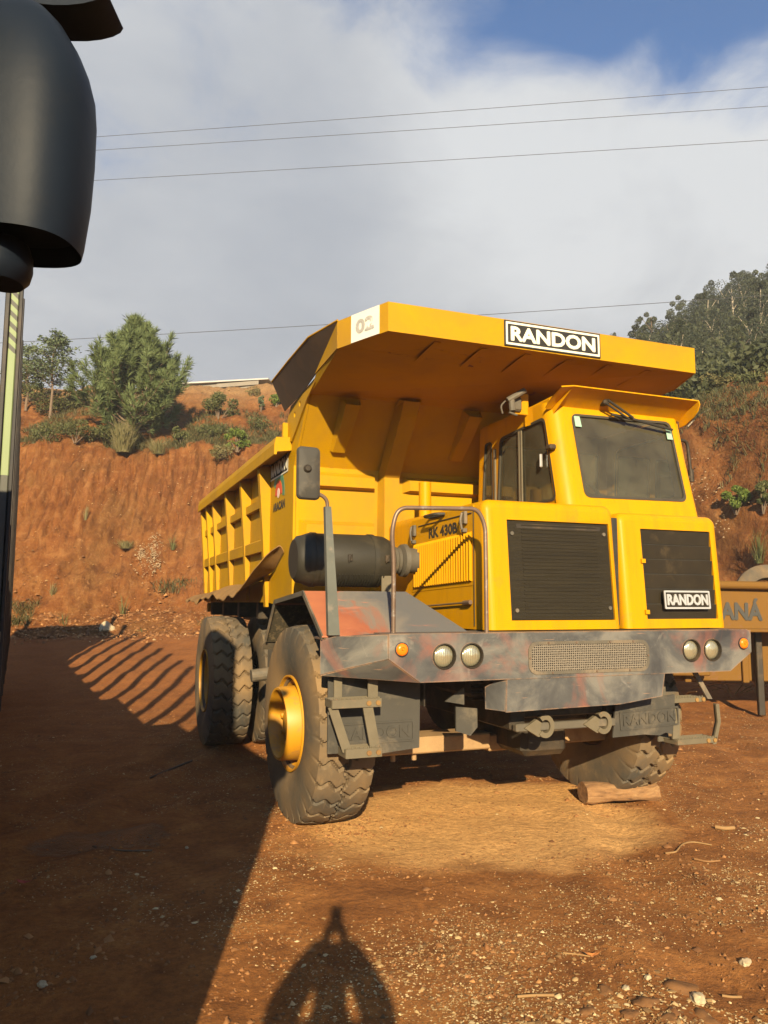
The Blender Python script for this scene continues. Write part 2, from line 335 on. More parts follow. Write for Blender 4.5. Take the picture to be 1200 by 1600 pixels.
CHIPS = material('pale_chips', f_chip([(0.13, 0.064, 0.020), (0.22, 0.118, 0.038), (0.33, 0.195, 0.070), (0.46, 0.305, 0.13), (0.60, 0.46, 0.24)]))
STONE = simple('pale_stone', (0.42, 0.33, 0.20), 0.85, 0, 0.25, 9, 0.4)
BROWNSTONE = simple('brown_stone', (0.165, 0.076, 0.026), 0.85, 0, 0.35, 9, 0.4)
def f_wood(t, b):
    co = obco(t); n_ = vmath(t, 'MULTIPLY', co, (1.6, 16, 16)).outputs[0]
    g = noise(t, n_, 1.6, 8, 0.7, 0.6); k = noise(t, co, 7, 7, 0.7)
    c = ramp(t, g, [(0.30, (0.085, 0.040, 0.016)), (0.48, (0.22, 0.115, 0.045)), (0.70, (0.34, 0.20, 0.085))])
    c = mix(t, ramp(t, k, [(0.50, (0, 0, 0)), (0.70, (0.7, 0.7, 0.7))]), c, (0.27, 0.135, 0.052))
    t.links.new(c, b.inputs['Base Color']); b.inputs['Roughness'].default_value = 0.9; bump(t, b, g, 0.9, 0.02)
LOGWOOD = material('split_log_wood', f_wood)
WOOD = simple('bare_pale_wood', (0.215, 0.108, 0.040), 0.8, 0, 0.35, 8, 0.5, (0.36, 0.20, 0.08), 0.5, 0.8)
STICK = simple('dry_stick', (0.25, 0.145, 0.058), 0.8, 0, 0.25, 14, 0.2)
BARK = simple('bark', (0.15, 0.105, 0.070), 0.9, 0, 0.35, 9, 0.4)
PALEBARK = simple('pale_bark', (0.30, 0.25, 0.18), 0.9, 0, 0.3, 9, 0.3)
def leafmat(name, a, bcol, rough=0.6):
    def f(t, b):
        g = nd(t, 'ShaderNodeNewGeometry')
        c = ramp(t, g.outputs['Random Per Island'], [(0, a), (1, bcol)])
        t.links.new(c, b.inputs['Base Color']); b.inputs['Roughness'].default_value = rough
        b.inputs['Specular IOR Level'].default_value = 0.25
        out = t.nodes['Material Output']; tl = nd(t, 'ShaderNodeBsdfTranslucent'); t.links.new(c, tl.inputs[0])
        m = nd(t, 'ShaderNodeMixShader'); m.inputs[0].default_value = 0.28
        t.links.new(b.outputs[0], m.inputs[1]); t.links.new(tl.outputs[0], m.inputs[2]); t.links.new(m.outputs[0], out.inputs[0])
    return material(name, f)
NEEDLE = leafmat('pine_needles', (0.100, 0.140, 0.050), (0.205, 0.250, 0.105))
FEATHER = leafmat('grey_green_leaves', (0.075, 0.105, 0.050), (0.16, 0.19, 0.10))
BUSH = leafmat('bush_leaves', (0.065, 0.078, 0.026), (0.135, 0.136, 0.050))
BRIGHT = leafmat('bright_bush_leaves', (0.075, 0.12, 0.018), (0.17, 0.21, 0.04))
DRYGRASS = leafmat('dry_grass', (0.11, 0.105, 0.036), (0.215, 0.18, 0.080))
FOREST = leafmat('forest_leaves', (0.030, 0.038, 0.019), (0.056, 0.064, 0.032))
FOREST2 = leafmat('light_forest_leaves', (0.042, 0.051, 0.021), (0.080, 0.086, 0.038))
HILLM = simple('forest_floor', (0.055, 0.055, 0.028), 0.95, 0, 0.4, 0.5, 0.3)
def f_bin(t, b):
    co = obco(t)
    c = mix(t, noise(t, co, 1.5, 7, 0.65, 0.4), (0.120, 0.058, 0.010), (0.170, 0.084, 0.015))
    c = mix(t, ramp(t, noise(t, co, 5, 8, 0.7, 0.5), [(0.56, (0, 0, 0)), (0.68, (0.8, 0.8, 0.8))]), c, (0.16, 0.075, 0.035))
    t.links.new(c, b.inputs['Base Color']); b.inputs['Roughness'].default_value = 0.75; b.inputs['Specular IOR Level'].default_value = 0.15
BINM = material('faded_ochre_steel', f_bin)
LOGTRUCK = simple('dark_truck_paint', (0.030, 0.028, 0.026), 0.5, 0.1, 0.4, 4, 0.1, (0.09, 0.065, 0.045), 0.5, 0.8)
def f_stake_shade(t, b):  # pale green with slat shadow stripes above and shade below painted in
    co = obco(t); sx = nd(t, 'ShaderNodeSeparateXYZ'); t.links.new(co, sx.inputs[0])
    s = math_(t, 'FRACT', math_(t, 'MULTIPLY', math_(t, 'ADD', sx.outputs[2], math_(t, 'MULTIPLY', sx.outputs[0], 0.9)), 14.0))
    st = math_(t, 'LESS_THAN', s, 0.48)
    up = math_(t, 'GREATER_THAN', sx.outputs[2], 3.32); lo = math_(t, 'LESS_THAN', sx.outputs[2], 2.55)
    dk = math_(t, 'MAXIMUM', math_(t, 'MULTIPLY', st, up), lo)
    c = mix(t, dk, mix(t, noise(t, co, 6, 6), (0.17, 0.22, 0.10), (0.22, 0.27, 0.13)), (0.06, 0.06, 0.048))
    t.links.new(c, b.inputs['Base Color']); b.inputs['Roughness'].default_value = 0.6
STAKESHADE = material('stake_shade_stripes', f_stake_shade)
WIRE = simple('cable', (0.045, 0.045, 0.048), 0.6, 0, 0.1, 3, 0)
ROOFM = simple('pale_roof_sheet', (0.42, 0.40, 0.37), 0.6, 0, 0.1, 2, 0.1)
SHEDWALL = simple('shed_wall', (0.22, 0.19, 0.15), 0.8, 0, 0.2, 2, 0.1)
SKIN = simple('skin', (0.45, 0.26, 0.17), 0.6, 0, 0.1, 9, 0)
CLOTH = simple('dark_cloth', (0.06, 0.07, 0.10), 0.9, 0, 0.2, 9, 0.1)
HAIR = simple('dark_hair', (0.03, 0.022, 0.016), 0.7, 0, 0.3, 20, 0)
# ------------------------------------------------------------------ mesh helpers
class MB:
    def __init__(s): s.v = []; s.f = []; s.m = []
    def add(s, v, f, mi=0):
        o = len(s.v); s.v.extend([tuple(p) for p in v]); s.f.extend([tuple(i+o for i in q) for q in f]); s.m.extend([mi]*len(f)); return s
    def mesh(s, name, mats, smooth=False, angle=35):
        me = bpy.data.meshes.new(name); me.from_pydata(s.v, [], s.f)
        for m in (mats if isinstance(mats, (list, tuple)) else [mats]): me.materials.append(m)
        if any(s.m): me.polygons.foreach_set('material_index', s.m)
        me.update()
        if smooth:
            me.polygons.foreach_set('use_smooth', [True]*len(s.f))
            if angle: me.set_sharp_from_angle(angle=rad(angle))
        return me
    def obj(s, name, mats, parent=None, smooth=False, angle=35, **kw):
        return link(name, s.mesh(name, mats, smooth, angle), parent, **kw)
def link(name, me, parent=None, **kw):
    o = bpy.data.objects.new(name, me); COL.objects.link(o)
    if parent is not None: o.parent = parent
    for k, v in kw.items(): o[k] = v
    return o
def thing(name, label, cat, loc=(0, 0, 0), rz=0, group=None):
    o = bpy.data.objects.new(name, None); COL.objects.link(o); o.location = loc; o.rotation_euler = (0, 0, rz)
    o.empty_display_size = 0.2
    o['label'] = label; o['category'] = cat
    if group: o['group'] = group
    return o
def tag(o, label, cat, group=None):
    o['label'] = label; o['category'] = cat
    if group: o['group'] = group
    return o
def nmesh(name, V, Fa, mats, smooth=False):
    me = bpy.data.meshes.new(name); k = Fa.shape[1]
    me.vertices.add(len(V)); me.vertices.foreach_set('co', np.ascontiguousarray(V, dtype=np.float32).ravel())
    me.loops.add(Fa.size); me.loops.foreach_set('vertex_index', np.ascontiguousarray(Fa, dtype=np.int32).ravel())
    me.polygons.add(len(Fa)); me.polygons.foreach_set('loop_start', np.arange(0, Fa.size, k, dtype=np.int32))
    if smooth: me.polygons.foreach_set('use_smooth', np.ones(len(Fa), dtype=bool))
    for m in (mats if isinstance(mats, (list, tuple)) else [mats]): me.materials.append(m)
    me.update(calc_edges=True); me.validate(); return me

def box(mb, x0, x1, y0, y1, z0, z1, c=0.006, mi=0, xf=None):
    """chamfered box"""
    x0, x1 = min(x0, x1), max(x0, x1); y0, y1 = min(y0, y1), max(y0, y1); z0, z1 = min(z0, z1), max(z0, z1)
    c = min(c, (x1-x0)*0.45, (y1-y0)*0.45, (z1-z0)*0.45)
    X, Y, Z = (x0, x1), (y0, y1), (z0, z1); idx = {}; v = []
    for i in (0, 1):
        for j in (0, 1):
            for k in (0, 1):
                sx, sy, sz = (1 if i == 0 else -1), (1 if j == 0 else -1), (1 if k == 0 else -1)
                for a, p in enumerate(((X[i], Y[j]+sy*c, Z[k]+sz*c), (X[i]+sx*c, Y[j], Z[k]+sz*c), (X[i]+sx*c, Y[j]+sy*c, Z[k]))):
                    idx[(i, j, k, a)] = len(v); v.append(p)
    f = []
    def face(ks, n):
        q = [idx[k] for k in ks]; a, b_, d = Vector(v[q[0]]), Vector(v[q[1]]), Vector(v[q[2]])
        if (b_-a).cross(d-a).dot(Vector(n)) < 0: q.reverse()
        f.append(q)
    for i in (0, 1):
        s = 2*i-1
        face([(i, 0, 0, 0), (i, 1, 0, 0), (i, 1, 1, 0), (i, 0, 1, 0)], (s, 0, 0))
        face([(0, i, 0, 1), (1, i, 0, 1), (1, i, 1, 1), (0, i, 1, 1)], (0, s, 0))
        face([(0, 0, i, 2), (1, 0, i, 2), (1, 1, i, 2), (0, 1, i, 2)], (0, 0, s))
        for j in (0, 1):
            t = 2*j-1
            face([(i, j, 0, 0), (i, j, 1, 0), (i, j, 1, 1), (i, j, 0, 1)], (s, t, 0))
            face([(i, 0, j, 0), (i, 1, j, 0), (i, 1, j, 2), (i, 0, j, 2)], (s, 0, t))
            face([(0, i, j, 1), (1, i, j, 1), (1, i, j, 2), (0, i, j, 2)], (0, s, t))
            for k in (0, 1):
                face([(i, j, k, 0), (i, j, k, 1), (i, j, k, 2)], (s, t, 2*k-1))
    if xf is not None: v = [xf @ Vector(p) for p in v]
    return mb.add(v, f, mi)
def solid(mb, poly, off, mi=0):
    """extrude a planar polygon (list of 3-D points) by the vector off"""
    n = len(poly); off = Vector(off); P = [Vector(p) for p in poly]
    nrm = Vector((0, 0, 0))
    for i in range(n): nrm += P[i].cross(P[(i+1) % n])
    if nrm.dot(off) > 0: P.reverse()
    v = P + [p+off for p in P]
    f = [list(range(n)), list(range(2*n-1, n-1, -1))] + [[i, i+n, (i+1) % n+n, (i+1) % n] for i in range(n)]
    return mb.add(v, f, mi)
def tube(mb, path, r, n=10, mi=0, cap=True):
    P = [Vector(p) for p in path]; R = r if isinstance(r, (list, tuple)) else [r]*len(P)
    v = []; f = []; up = None
    for i, p in enumerate(P):
        t = (P[min(i+1, len(P)-1)] - P[max(i-1, 0)]).normalized()
        if up is None: up = Vector((0, 0, 1)) if abs(t.z) < 0.9 else Vector((1, 0, 0))
        a = (up - t*up.dot(t)).normalized(); b = t.cross(a); up = a
        for k in range(n):
            q = 2*PI*k/n; v.append(p + R[i]*(math.cos(q)*a + math.sin(q)*b))
    for i in range(len(P)-1):
        for k in range(n):
            f.append([i*n+k, i*n+(k+1) % n, (i+1)*n+(k+1) % n, (i+1)*n+k])
    if cap: f.append(list(range(n-1, -1, -1))); f.append([(len(P)-1)*n+k for k in range(n)])
    return mb.add(v, f, mi)
def bend(pts, r=0.08, k=6):
    """round the corners of a polyline"""
    P = [Vector(p) for p in pts]; out = [P[0]]
    for i in range(1, len(P)-1):
        a, b, c = P[i-1], P[i], P[i+1]; d1 = (a-b); d2 = (c-b); q = min(r, d1.length*0.45, d2.length*0.45)
        s, e = b+d1.normalized()*q, b+d2.normalized()*q
        for j in range(k+1):
            t = j/k; out.append(s*(1-t)**2 + b*2*t*(1-t) + e*t*t)
    out.append(P[-1]); return out
def lathe(mb, prof, n=40, xf=None, mi=0, closed=False):
    """profile (x, r) turned about the X axis"""
    v = []; f = []; m = len(prof)
    for k in range(n):
        a = 2*PI*k/n
        for x, r in prof: v.append(Vector((x, r*math.cos(a), r*math.sin(a))))
    for k in range(n):
        for i in range(m if closed else m-1):
            j = (i+1) % m; k2 = (k+1) % n
            f.append([k*m+i, k*m+j, k2*m+j, k2*m+i])
    if xf is not None: v = [xf @ p for p in v]
    return mb.add(v, f, mi)
def frame(o, ex, ey):
    ex = Vector(ex).normalized(); ey = Vector(ey); ey = (ey - ex*ey.dot(ex)).normalized(); ez = ex.cross(ey)
    m = Matrix((ex, ey, ez)).transposed().to_4x4(); m.translation = Vector(o); return m
def rrect(w, h, r, k=5, dy=0):
    """rounded rectangle outline, centred, counter-clockwise"""
    out = []
    for cx, cy, a0 in ((w/2-r, h/2-r, 0), (-w/2+r, h/2-r, 90), (-w/2+r, -h/2+r, 180), (w/2-r, -h/2+r, 270)):
        for i in range(k+1):
            a = rad(a0+90*i/k); out.append((cx+r*math.cos(a), cy+r*math.sin(a)+dy))
    return out
def rpoly(pts, r, k=4):
    """polygon with rounded corners (2-D)"""
    out = []; n = len(pts); P = [Vector((*p, 0)) for p in pts]
    for i in range(n):
        a, b, c = P[i-1], P[i], P[(i+1) % n]; q = min(r, (a-b).length*0.4, (c-b).length*0.4)
        s, e = b+(a-b).normalized()*q, b+(c-b).normalized()*q
        for j in range(k+1):
            t = j/k; w = s*(1-t)**2 + b*2*t*(1-t) + e*t*t; out.append((w.x, w.y))
    return out
def ray_poly(c, a, poly):
    d = (math.cos(a), math.sin(a)); best = None
    for i in range(len(poly)):
        p, q = poly[i], poly[(i+1) % len(poly)]; ex, ey = q[0]-p[0], q[1]-p[1]
        det = d[0]*(-ey) + ex*d[1]
        if abs(det) < 1e-12: continue
        rx, ry = p[0]-c[0], p[1]-c[1]
        t = (rx*(-ey) + ex*ry)/det; s = (d[0]*ry - d[1]*rx)/det
        if t > 0 and -1e-6 <= s <= 1+1e-6 and (best is None or t > best): best = t
    return (c[0]+d[0]*best, c[1]+d[1]*best)
def ring(mb, outer, inner, m, depth, mi=0, c=None):
    """plate with a hole: 2-D outlines star-shaped about c, in the plane m, thickness depth along -Z of m"""
    if c is None: c = (sum(p[0] for p in inner)/len(inner), sum(p[1] for p in inner)/len(inner))
    an = sorted(set(round(math.atan2(p[1]-c[1], p[0]-c[0]), 5) for p in list(outer)+list(inner)))
    n = len(an); O = [ray_poly(c, a, outer) for a in an]; I = [ray_poly(c, a, inner) for a in an]
    v = []
    for d in (0, -depth):
        v += [m @ Vector((*p, d)) for p in O] + [m @ Vector((*p, d)) for p in I]
    f = []
    for i in range(n):
        j = (i+1) % n
        f += [[i, j, n+j, n+i], [2*n+j, 2*n+i, 3*n+i, 3*n+j], [j, i, 2*n+i, 2*n+j], [n+i, n+j, 3*n+j, 3*n+i]]
    return mb.add(v, f, mi)
def plate(mb, outline, m, depth, mi=0):
    n = len(outline); v = [m @ Vector((*p, 0)) for p in outline] + [m @ Vector((*p, -depth)) for p in outline]
    f = [list(range(n)), list(range(2*n-1, n-1, -1))] + [[(i+1) % n, i, i+n, (i+1) % n+n] for i in range(n)]
    return mb.add(v, f, mi)
def text_obj(name, s, w, h, m, mat, parent, depth=0.004, bold=0.0, smear=0.0, **kw):
    cu = bpy.data.curves.new(name, 'FONT'); cu.body = s; cu.size = 1; cu.offset = bold; cu.extrude = 0.5; cu.resolution_u = 3
    tmp = bpy.data.objects.new(name, cu); me = bpy.data.meshes.new_from_object(tmp); bpy.data.objects.remove(tmp)
    co = np.empty(len(me.vertices)*3, dtype=np.float32); me.vertices.foreach_get('co', co); co = co.reshape(-1, 3)
    lo, hi = co.min(0), co.max(0)
    co[:, 0] = (co[:, 0]-(lo[0]+hi[0])/2)/(hi[0]-lo[0])*w; co[:, 1] = (co[:, 1]-(lo[1]+hi[1])/2)/(hi[1]-lo[1])*h
    co[:, 2] = co[:, 2]*depth
    A = np.array(m); co = co @ A[:3, :3].T + A[:3, 3]
    me.vertices.foreach_set('co', co.astype(np.float32).ravel()); me.materials.clear(); me.materials.append(mat); me.update()
    if smear:                                    # heavier strokes: the glyphs set again a stroke's breadth aside, a hair lower
        V = [v.co.copy() for v in me.vertices]; P_ = [list(p.vertices) for p in me.polygons]; n = len(V); ex, ey, ez = (Vector(m.col[k][:3]) for k in range(3)); mb = MB()
        for q, (dx, dy) in enumerate(((0, 0), (1, 0), (-1, 0), (0, 1), (0, -1), (.7, .7), (-.7, .7), (.7, -.7), (-.7, -.7))):
            mb.add([v+ex*dx*smear+ey*dy*smear-ez*.0002*q for v in V], P_)
        me = mb.mesh(name, mat)
    return link(name, me, parent, **kw)
def fbm(x, y, z, o=4):
    return mnoise.fractal(Vector((x, y, z)), 1.0, 2.1, o)
from mathutils.geometry import tessellate_polygon
def holed(mb, outer, holes, m, depth, mi=0):
    """flat plate with holes of any outline: 2-D loops in the plane m, thickness along -Z"""
    loops = [list(outer)] + [list(h) for h in holes]
    tri = tessellate_polygon([[Vector((*p, 0)) for p in L] for L in loops])
    flat = [p for L in loops for p in L]; n = len(flat)
    v = [m @ Vector((*p, 0)) for p in flat] + [m @ Vector((*p, -depth)) for p in flat]; f = []
    for t in tri:
        a, b, c = (flat[i] for i in t)
        q = list(t) if (b[0]-a[0])*(c[1]-a[1])-(b[1]-a[1])*(c[0]-a[0]) > 0 else list(t)[::-1]
        f.append(q); f.append([i+n for i in q[::-1]])
    o = 0
    for L in loops:
        k = len(L)
        for i in range(k): f.append([o+i, o+(i+1) % k, o+(i+1) % k+n, o+i+n])
        o += k
    return mb.add(v, f, mi)
def circ(cx, cy, r, n=28): return [(cx+r*math.cos(2*PI*i/n), cy+r*math.sin(2*PI*i/n)) for i in range(n)]
def sstep(a, b, x):
    t = min(1, max(0, (x-a)/(b-a))); return t*t*(3-2*t)
def lerp(xs, ys, x): return float(np.interp(x, xs, ys))

# ------------------------------------------------------------------ ground, bank, hill
def inv_uv(x, y):
    d = Vector((x, y, 0))-CAM; return d.dot(RH), d.dot(FH)
TYRE_UV = [(*inv_uv(x, y), k) for x, y, k in ((-2.0, .02, .05), (-1.6, .10, .045), (1.0, .05, .03), (1.3, .1, .03), (-2.2, 3.6, .05), (-1.8, 3.7, .05), (-1.3, 3.7, .04))]
def ground_base(u, v): return 0.95*sstep(12.0, 22.5, v)*(1-0.45*sstep(3, 8, u))
def ground_z(u, v):
    n = (0.022+0.05*sstep(10, 15, v))*fbm(u*0.55, v*0.55, 3.1, 4) + 0.012*fbm(u*2.4, v*2.4, 1.7, 4)
    h = ground_base(u, v) + n*sstep(0.0, 3.0, v) - 0.012
    for tu, tv, tk in TYRE_UV:
        q = (u-tu)**2+(v-tv)**2
        if q < 2.2: h += tk*math.exp(-q/.16)
    if v < 14:                                   # old wheel tracks pressed across the yard
        for o_, am in ((-2.6, .03), (-3.25, .03), (1.9, .03), (3.4, .035)):
            x_ = u-o_-(v-5)*.16-.25*math.sin(v*.5+o_); h -= am*math.exp(-(x_/.20)**2)*(1+.5*math.sin(v*13+x_*9)); h += am*.6*math.exp(-((abs(x_)-.34)/.10)**2)
    return h
us = np.concatenate([[-900, -400, -200, -100, -50, -30, -20, -15], np.arange(-12, 12.01, 0.11), [15, 20, 30, 50, 100, 200, 400, 900]])
vs = np.concatenate([[-900, -300, -100, -40, -15, -6, -2, 0, 1], np.arange(1.6, 25.0, 0.11), [26, 30, 40, 60, 100, 200, 400, 900]])
GV = np.array([uv(u, v, ground_z(u, v))[:] for v in vs for u in us])
def gridfaces(nu, nv):
    i = np.arange(nv-1)[:, None]*nu + np.arange(nu-1)[None, :]
    return np.stack([i, i+1, i+nu+1, i+nu], -1).reshape(-1, 4)
link('ground', nmesh('ground', GV, gridfaces(len(us), len(vs)), SOIL, True), kind='structure')

def foot_v(u):
    b = 22.0 if u < 4 else 22.0-.4*(u-4)**2 if u < 6 else 20.4-1.6*(u-6) if u < 13 else 9.2-.3*(u-13)
    return b + 0.5*fbm(u*.33, 1.7, 5.0, 3)
LP = ([-3.5, -1.9, -.8, .3, 1.5, 3.4, 4.1, 7, 10, 10.8, 13, 40, 120], [-.6, .55, .98, 1.65, 3.5, 6.85, 7.25, 8.9, 10.75, 10.95, 11.0, 11.4, 12])
RP = ([-3, -1, 0, 1, 3.5, 4.6, 8, 14, 30, 120], [-1.2, -.2, .6, 2.3, 7.0, 7.7, 9.4, 11.6, 14, 17])
def bank_z(u, v, detail=True):
    d = v - foot_v(u); w = sstep(3.5, 7.5, u)
    z = lerp(*LP, d)*(1-w) + lerp(*RP, d*.56)*w
    if detail:
        k = (.25+.75*sstep(-0.6, 0.6, d))*(1-sstep(14, 20, d))
        z += k*(0.34*fbm(u*0.42, v*0.42, 8.0, 5) + 0.12*fbm(u*1.9, v*1.9, 2.0, 4))
    return z
bu = np.concatenate([[-300, -120, -60, -40, -28, -20, -16], np.arange(-14, -0.6, 0.055), np.arange(-0.5, 5.5, 0.6), np.arange(5.5, 13.01, 0.10), [14.5, 17, 20, 24, 30, 45]])
bd = np.concatenate([[-3.5, -2.8], np.arange(-2.2, 4.4, 0.085), np.arange(4.5, 12, 0.14), [12.5, 14, 17, 22, 30, 45, 70, 120]])
BVt = []
for d in bd:
    for u in bu:
        v = foot_v(u)+d; z = bank_z(u, v); vv = v
        w_ = sstep(3.5, 7.5, u)
        if -0.5 < d < 4.3+3.6*w_:
            w = sstep(3.5, 7.5, u); k = sstep(-0.5, 0.6, d)*(1-sstep(3.6+3.4*w, 4.3+3.6*w, d))
            sc = max(0, math.sin(u*2*PI/0.33 + 1.2*fbm(u*.5, z*.3, 0, 3)))**3
            teeth = 0.26*sc*sstep(3.6, 4.3, z)*(1-sstep(6.6, 6.9, z))*(1-w)*(0.45+0.75*max(0, 0.6+fbm(u*.6, z*.8, 4, 3)))
            lump = 0.20*fbm(u*1.1, z*0.8, 5.5, 5) + 0.17*fbm(u*3.6, z*2.8, 9.1, 5)
            gul = w*1.5*max(0, fbm(u*1.3+z*.2, z*0.22, 12.0, 4)-0.10)
            vv += k*(teeth + lump + gul)
        BVt.append(uv(u, vv, z)[:])
link('earth_bank', nmesh('earth_bank', np.array(BVt), gridfaces(len(bu), len(bd)), BANK, True), kind='structure')

def hill_z(u, v):
    a = u/v
    zr = lerp([.15, .24, .29, .335, .40, .50, .8, 1.6], [9, 10, 19, 31.5, 36, 42, 52, 56], a)
    t = min(1, max(0, (v-32)/72))
    return 9.0 + (zr-9.0)*t**.85 + 0.9*fbm(u*.05, v*.05, 2, 3)
HU = np.linspace(.12, .95, 50); HVs = np.linspace(30, 120, 36)
HVt = np.array([uv(a*v, v, hill_z(a*v, v))[:] for v in HVs for a in HU])
link('hill', nmesh('hill', HVt, gridfaces(len(HU), len(HVs)), HILLM, True), kind='structure')

# ------------------------------------------------------------------ the yellow dump truck (world axes = truck axes: x to its left, y to its rear)
T = thing('dump_truck', 'big yellow off-road dump truck with grey weathered bumper and dump body canopy over its cab', 'dump truck')
I4 = Matrix.Identity(4)
FRONT = lambda y: frame((0, y, 0), (1, 0, 0), (0, 0, 1))           # plane facing the viewer, 2-D = (x, z)
LEFT = lambda x: frame((x, 0, 0), (0, -1, 0), (0, 0, 1))           # plane facing -x, 2-D = (-y, z)

# --- chassis
for s in (-1, 1):
    mb = MB(); box(mb, s*.38, s*.52, -1.0, 6.3, .80, 1.16, .01); mb.obj('chassis_rail', DARKSTEEL, T)
for y in (-0.9, 1.5, 3.0, 4.6, 6.1):
    mb = MB(); box(mb, -.38, .38, y-.06, y+.06, .88, 1.08, .01); mb.obj('cross_member', DARKSTEEL, T)
mb = MB(); box(mb, -.37, .37, -.80, .9, .78, 1.52, .05); box(mb, -.22, .22, -.7, .6, .52, .80, .05)
box(mb, -.62, -.40, -.5, .2, 1.0, 1.35, .03); box(mb, .42, .66, -.55, .3, .95, 1.3, .03)
mb.obj('engine_block', DARKSTEEL, T)
for k in range(9):
    mb = MB(); box(mb, -.62, -.44, -.58+.0, -.545, .98+k*.045, 1.0+k*.045, .004); mb.obj('cooler_fin', DARKSTEEL, T)
mb = MB(); box(mb, -1.42, -.30, -.30, .02, .53, .665, .012); box(mb, .30, 1.42, -.30, .02, .53, .665, .012); box(mb, -.30, .30, -.26, 0, .50, .64, .012)
ax = mb.obj('front_axle', AXLE, T)
for x in (-1.18, -.99):
    mb = MB(); tube(mb, [(x, -.22, .47), (x, -.22, .535)], .022, 8); mb.obj('axle_bolt', AXLE, ax)
mb = MB(); tube(mb, [(-1.45, 3.64, .81), (1.45, 3.64, .81)], .19, 20); lathe(mb, [(-.34, .01), (-.30, .28), (-.12, .40), (.12, .40), (.30, .28), (.34, .01)], 24, Matrix.Translation((0, 3.64, .81)))
mb.obj('rear_axle', DARKSTEEL, T)
# grey tank and hydraulic fittings between the wheels
mb = MB(); box(mb, -1.62, -.62, 1.35, 2.62, .86, 1.47, .06); tk = mb.obj('fuel_tank', CHASSIS, T)
mb = MB(); tube(mb, [(-1.86, 2.3, .97), (-1.55, 2.3, 1.0)], .07, 14); mb.obj('filler_pipe', CHASSIS, tk)
mb = MB(); lathe(mb, [(-1.60, .0), (-1.60, .15), (-1.56, .18), (-1.0, .18)], 24, Matrix.Translation((0, 2.1, 1.50))); mb.obj('tank_dome', RUSTSHEET, tk)
mb = MB(); tube(mb, [(-1.62, 1.75, .62), (-.6, 1.75, .62)], .075, 14); mb.obj('steering_cylinder', AXLE, T)
mb = MB(); tube(mb, [(-.72, 2.9, .9), (-.72, 2.5, 1.75)], .11, 16); mb.obj('hoist_cylinder', DARKSTEEL, T)
mb = MB(); tube(mb, [(.72, 2.9, .9), (.72, 2.5, 1.75)], .11, 16); mb.obj('hoist_cylinder', DARKSTEEL, T)

# --- wheels
def tyre_mesh(r=0.81, w=0.49, pitch=29, N=640):
    half = w/2
    prof = [(-half*.62, .335), (-half*.80, .345), (-half*.92, .40), (-half*1.0, .50), (-half*1.02, .58), (-half*1.0, .66), (-half*.965, .725), (-half*.93, .765)]
    ns = 35; tread = [(half*s*.92, r-.012-.022*abs(s)**4) for s in np.linspace(-1, 1, ns)]
    P = prof + tread + [(-a, b) for a, b in prof[::-1]]; m = len(P); nt_ = len(prof)
    V = np.zeros((N, m, 3)); th = np.arange(N)/N*2*PI
    for j, (x, rr) in enumerate(P):
        R = np.full(N, rr)
        if nt_-2 <= j < m-nt_+2:
            s = x/half
            side = 1 if s >= 0 else -1
            zig = 0.34*(abs(((abs(s)*1.9) % 1.0)-.5)*2-.5)
            ph = th/(2*PI)*pitch + (0.5 if side > 0 else 0) + zig*1.1 + 0.30*abs(s)
            dg = np.abs((ph % 1.0)-.5)                      # 0 at the groove
            groove = np.clip(1-dg/.10, 0, 1)
            cz = 0.07*np.sin(th*pitch)                      # wavy groove along the middle
            cg = np.clip(1-np.abs(s-cz)/.045, 0, 1)*.7
            edge = 1.0 if nt_ <= j < m-nt_ else 0.8
            wear = 0.75+0.25*np.sin(th*3+j)
            R = R - 0.034*edge*np.clip(np.maximum(groove, cg)*1.6, 0, 1) - 0.003*wear
        V[:, j, 0] = x; V[:, j, 1] = R*np.cos(th); V[:, j, 2] = R*np.sin(th)
    V = V.reshape(-1, 3)
    k = np.arange(N)[:, None]; j = np.arange(m-1)[None, :]
    Fa = np.stack([k*m+j, k*m+j+1, ((k+1) % N)*m+j+1, ((k+1) % N)*m+j], -1).reshape(-1, 4)
    me = nmesh('tyre', V, Fa, RUBBER, True); me.set_sharp_from_angle(angle=rad(38)); return me
TYRE = tyre_mesh()
# rims: outer face looks along -x
mb = MB(); lathe(mb, [(.16, .335), (-.17, .335), (-.215, .385), (-.235, .385), (-.235, .372), (-.205, .365), (-.17, .325), (-.13, .315),
                      (-.13, .30), (-.315, .292), (-.328, .285), (-.328, .268), (-.31, .260), (-.19, .250), (-.19, .235), (-.19, .12), (-.25, .105), (-.26, .0)], 56)
RIMF = mb.mesh('rim', RIM, True, 40)
mb = MB(); lathe(mb, [(.16, .335), (-.17, .335), (-.215, .385), (-.235, .385), (-.235, .372), (-.205, .365), (-.15, .325), (-.05, .31), (.02, .29), (.04, .20), (.03, .14), (-.06, .12), (-.08, .0)], 56)
RIMR = mb.mesh('rim', RIM, True, 40)
mb = MB(); lathe(mb, [(-.045, 0), (-.045, .018), (-.03, .024), (.0, .026)], 6); NUT = mb.mesh('wheel_nut', RIM, False)
def wheel(x, y, steer, out, front, flat=0.0):
    e = bpy.data.objects.new('wheel', None); COL.objects.link(e); e.parent = T; e.empty_display_size = .2
    e.location = (x, y, .81-flat); e.rotation_euler = (rad(random.uniform(0, 360)), 0, steer + (0 if out < 0 else PI))
    link('tyre', TYRE, e)
    if not front and abs(x) < 1.6: return e
    link('rim', RIMF if front else RIMR, e)
    for k in range(10):
        a = 2*PI*k/10; n = link('wheel_nut', NUT, e)
        n.location = (-.192 if front else -.012, .205*math.cos(a) if front else .24*math.cos(a), .205*math.sin(a) if front else .24*math.sin(a))
    return e
ST = rad(2.5)
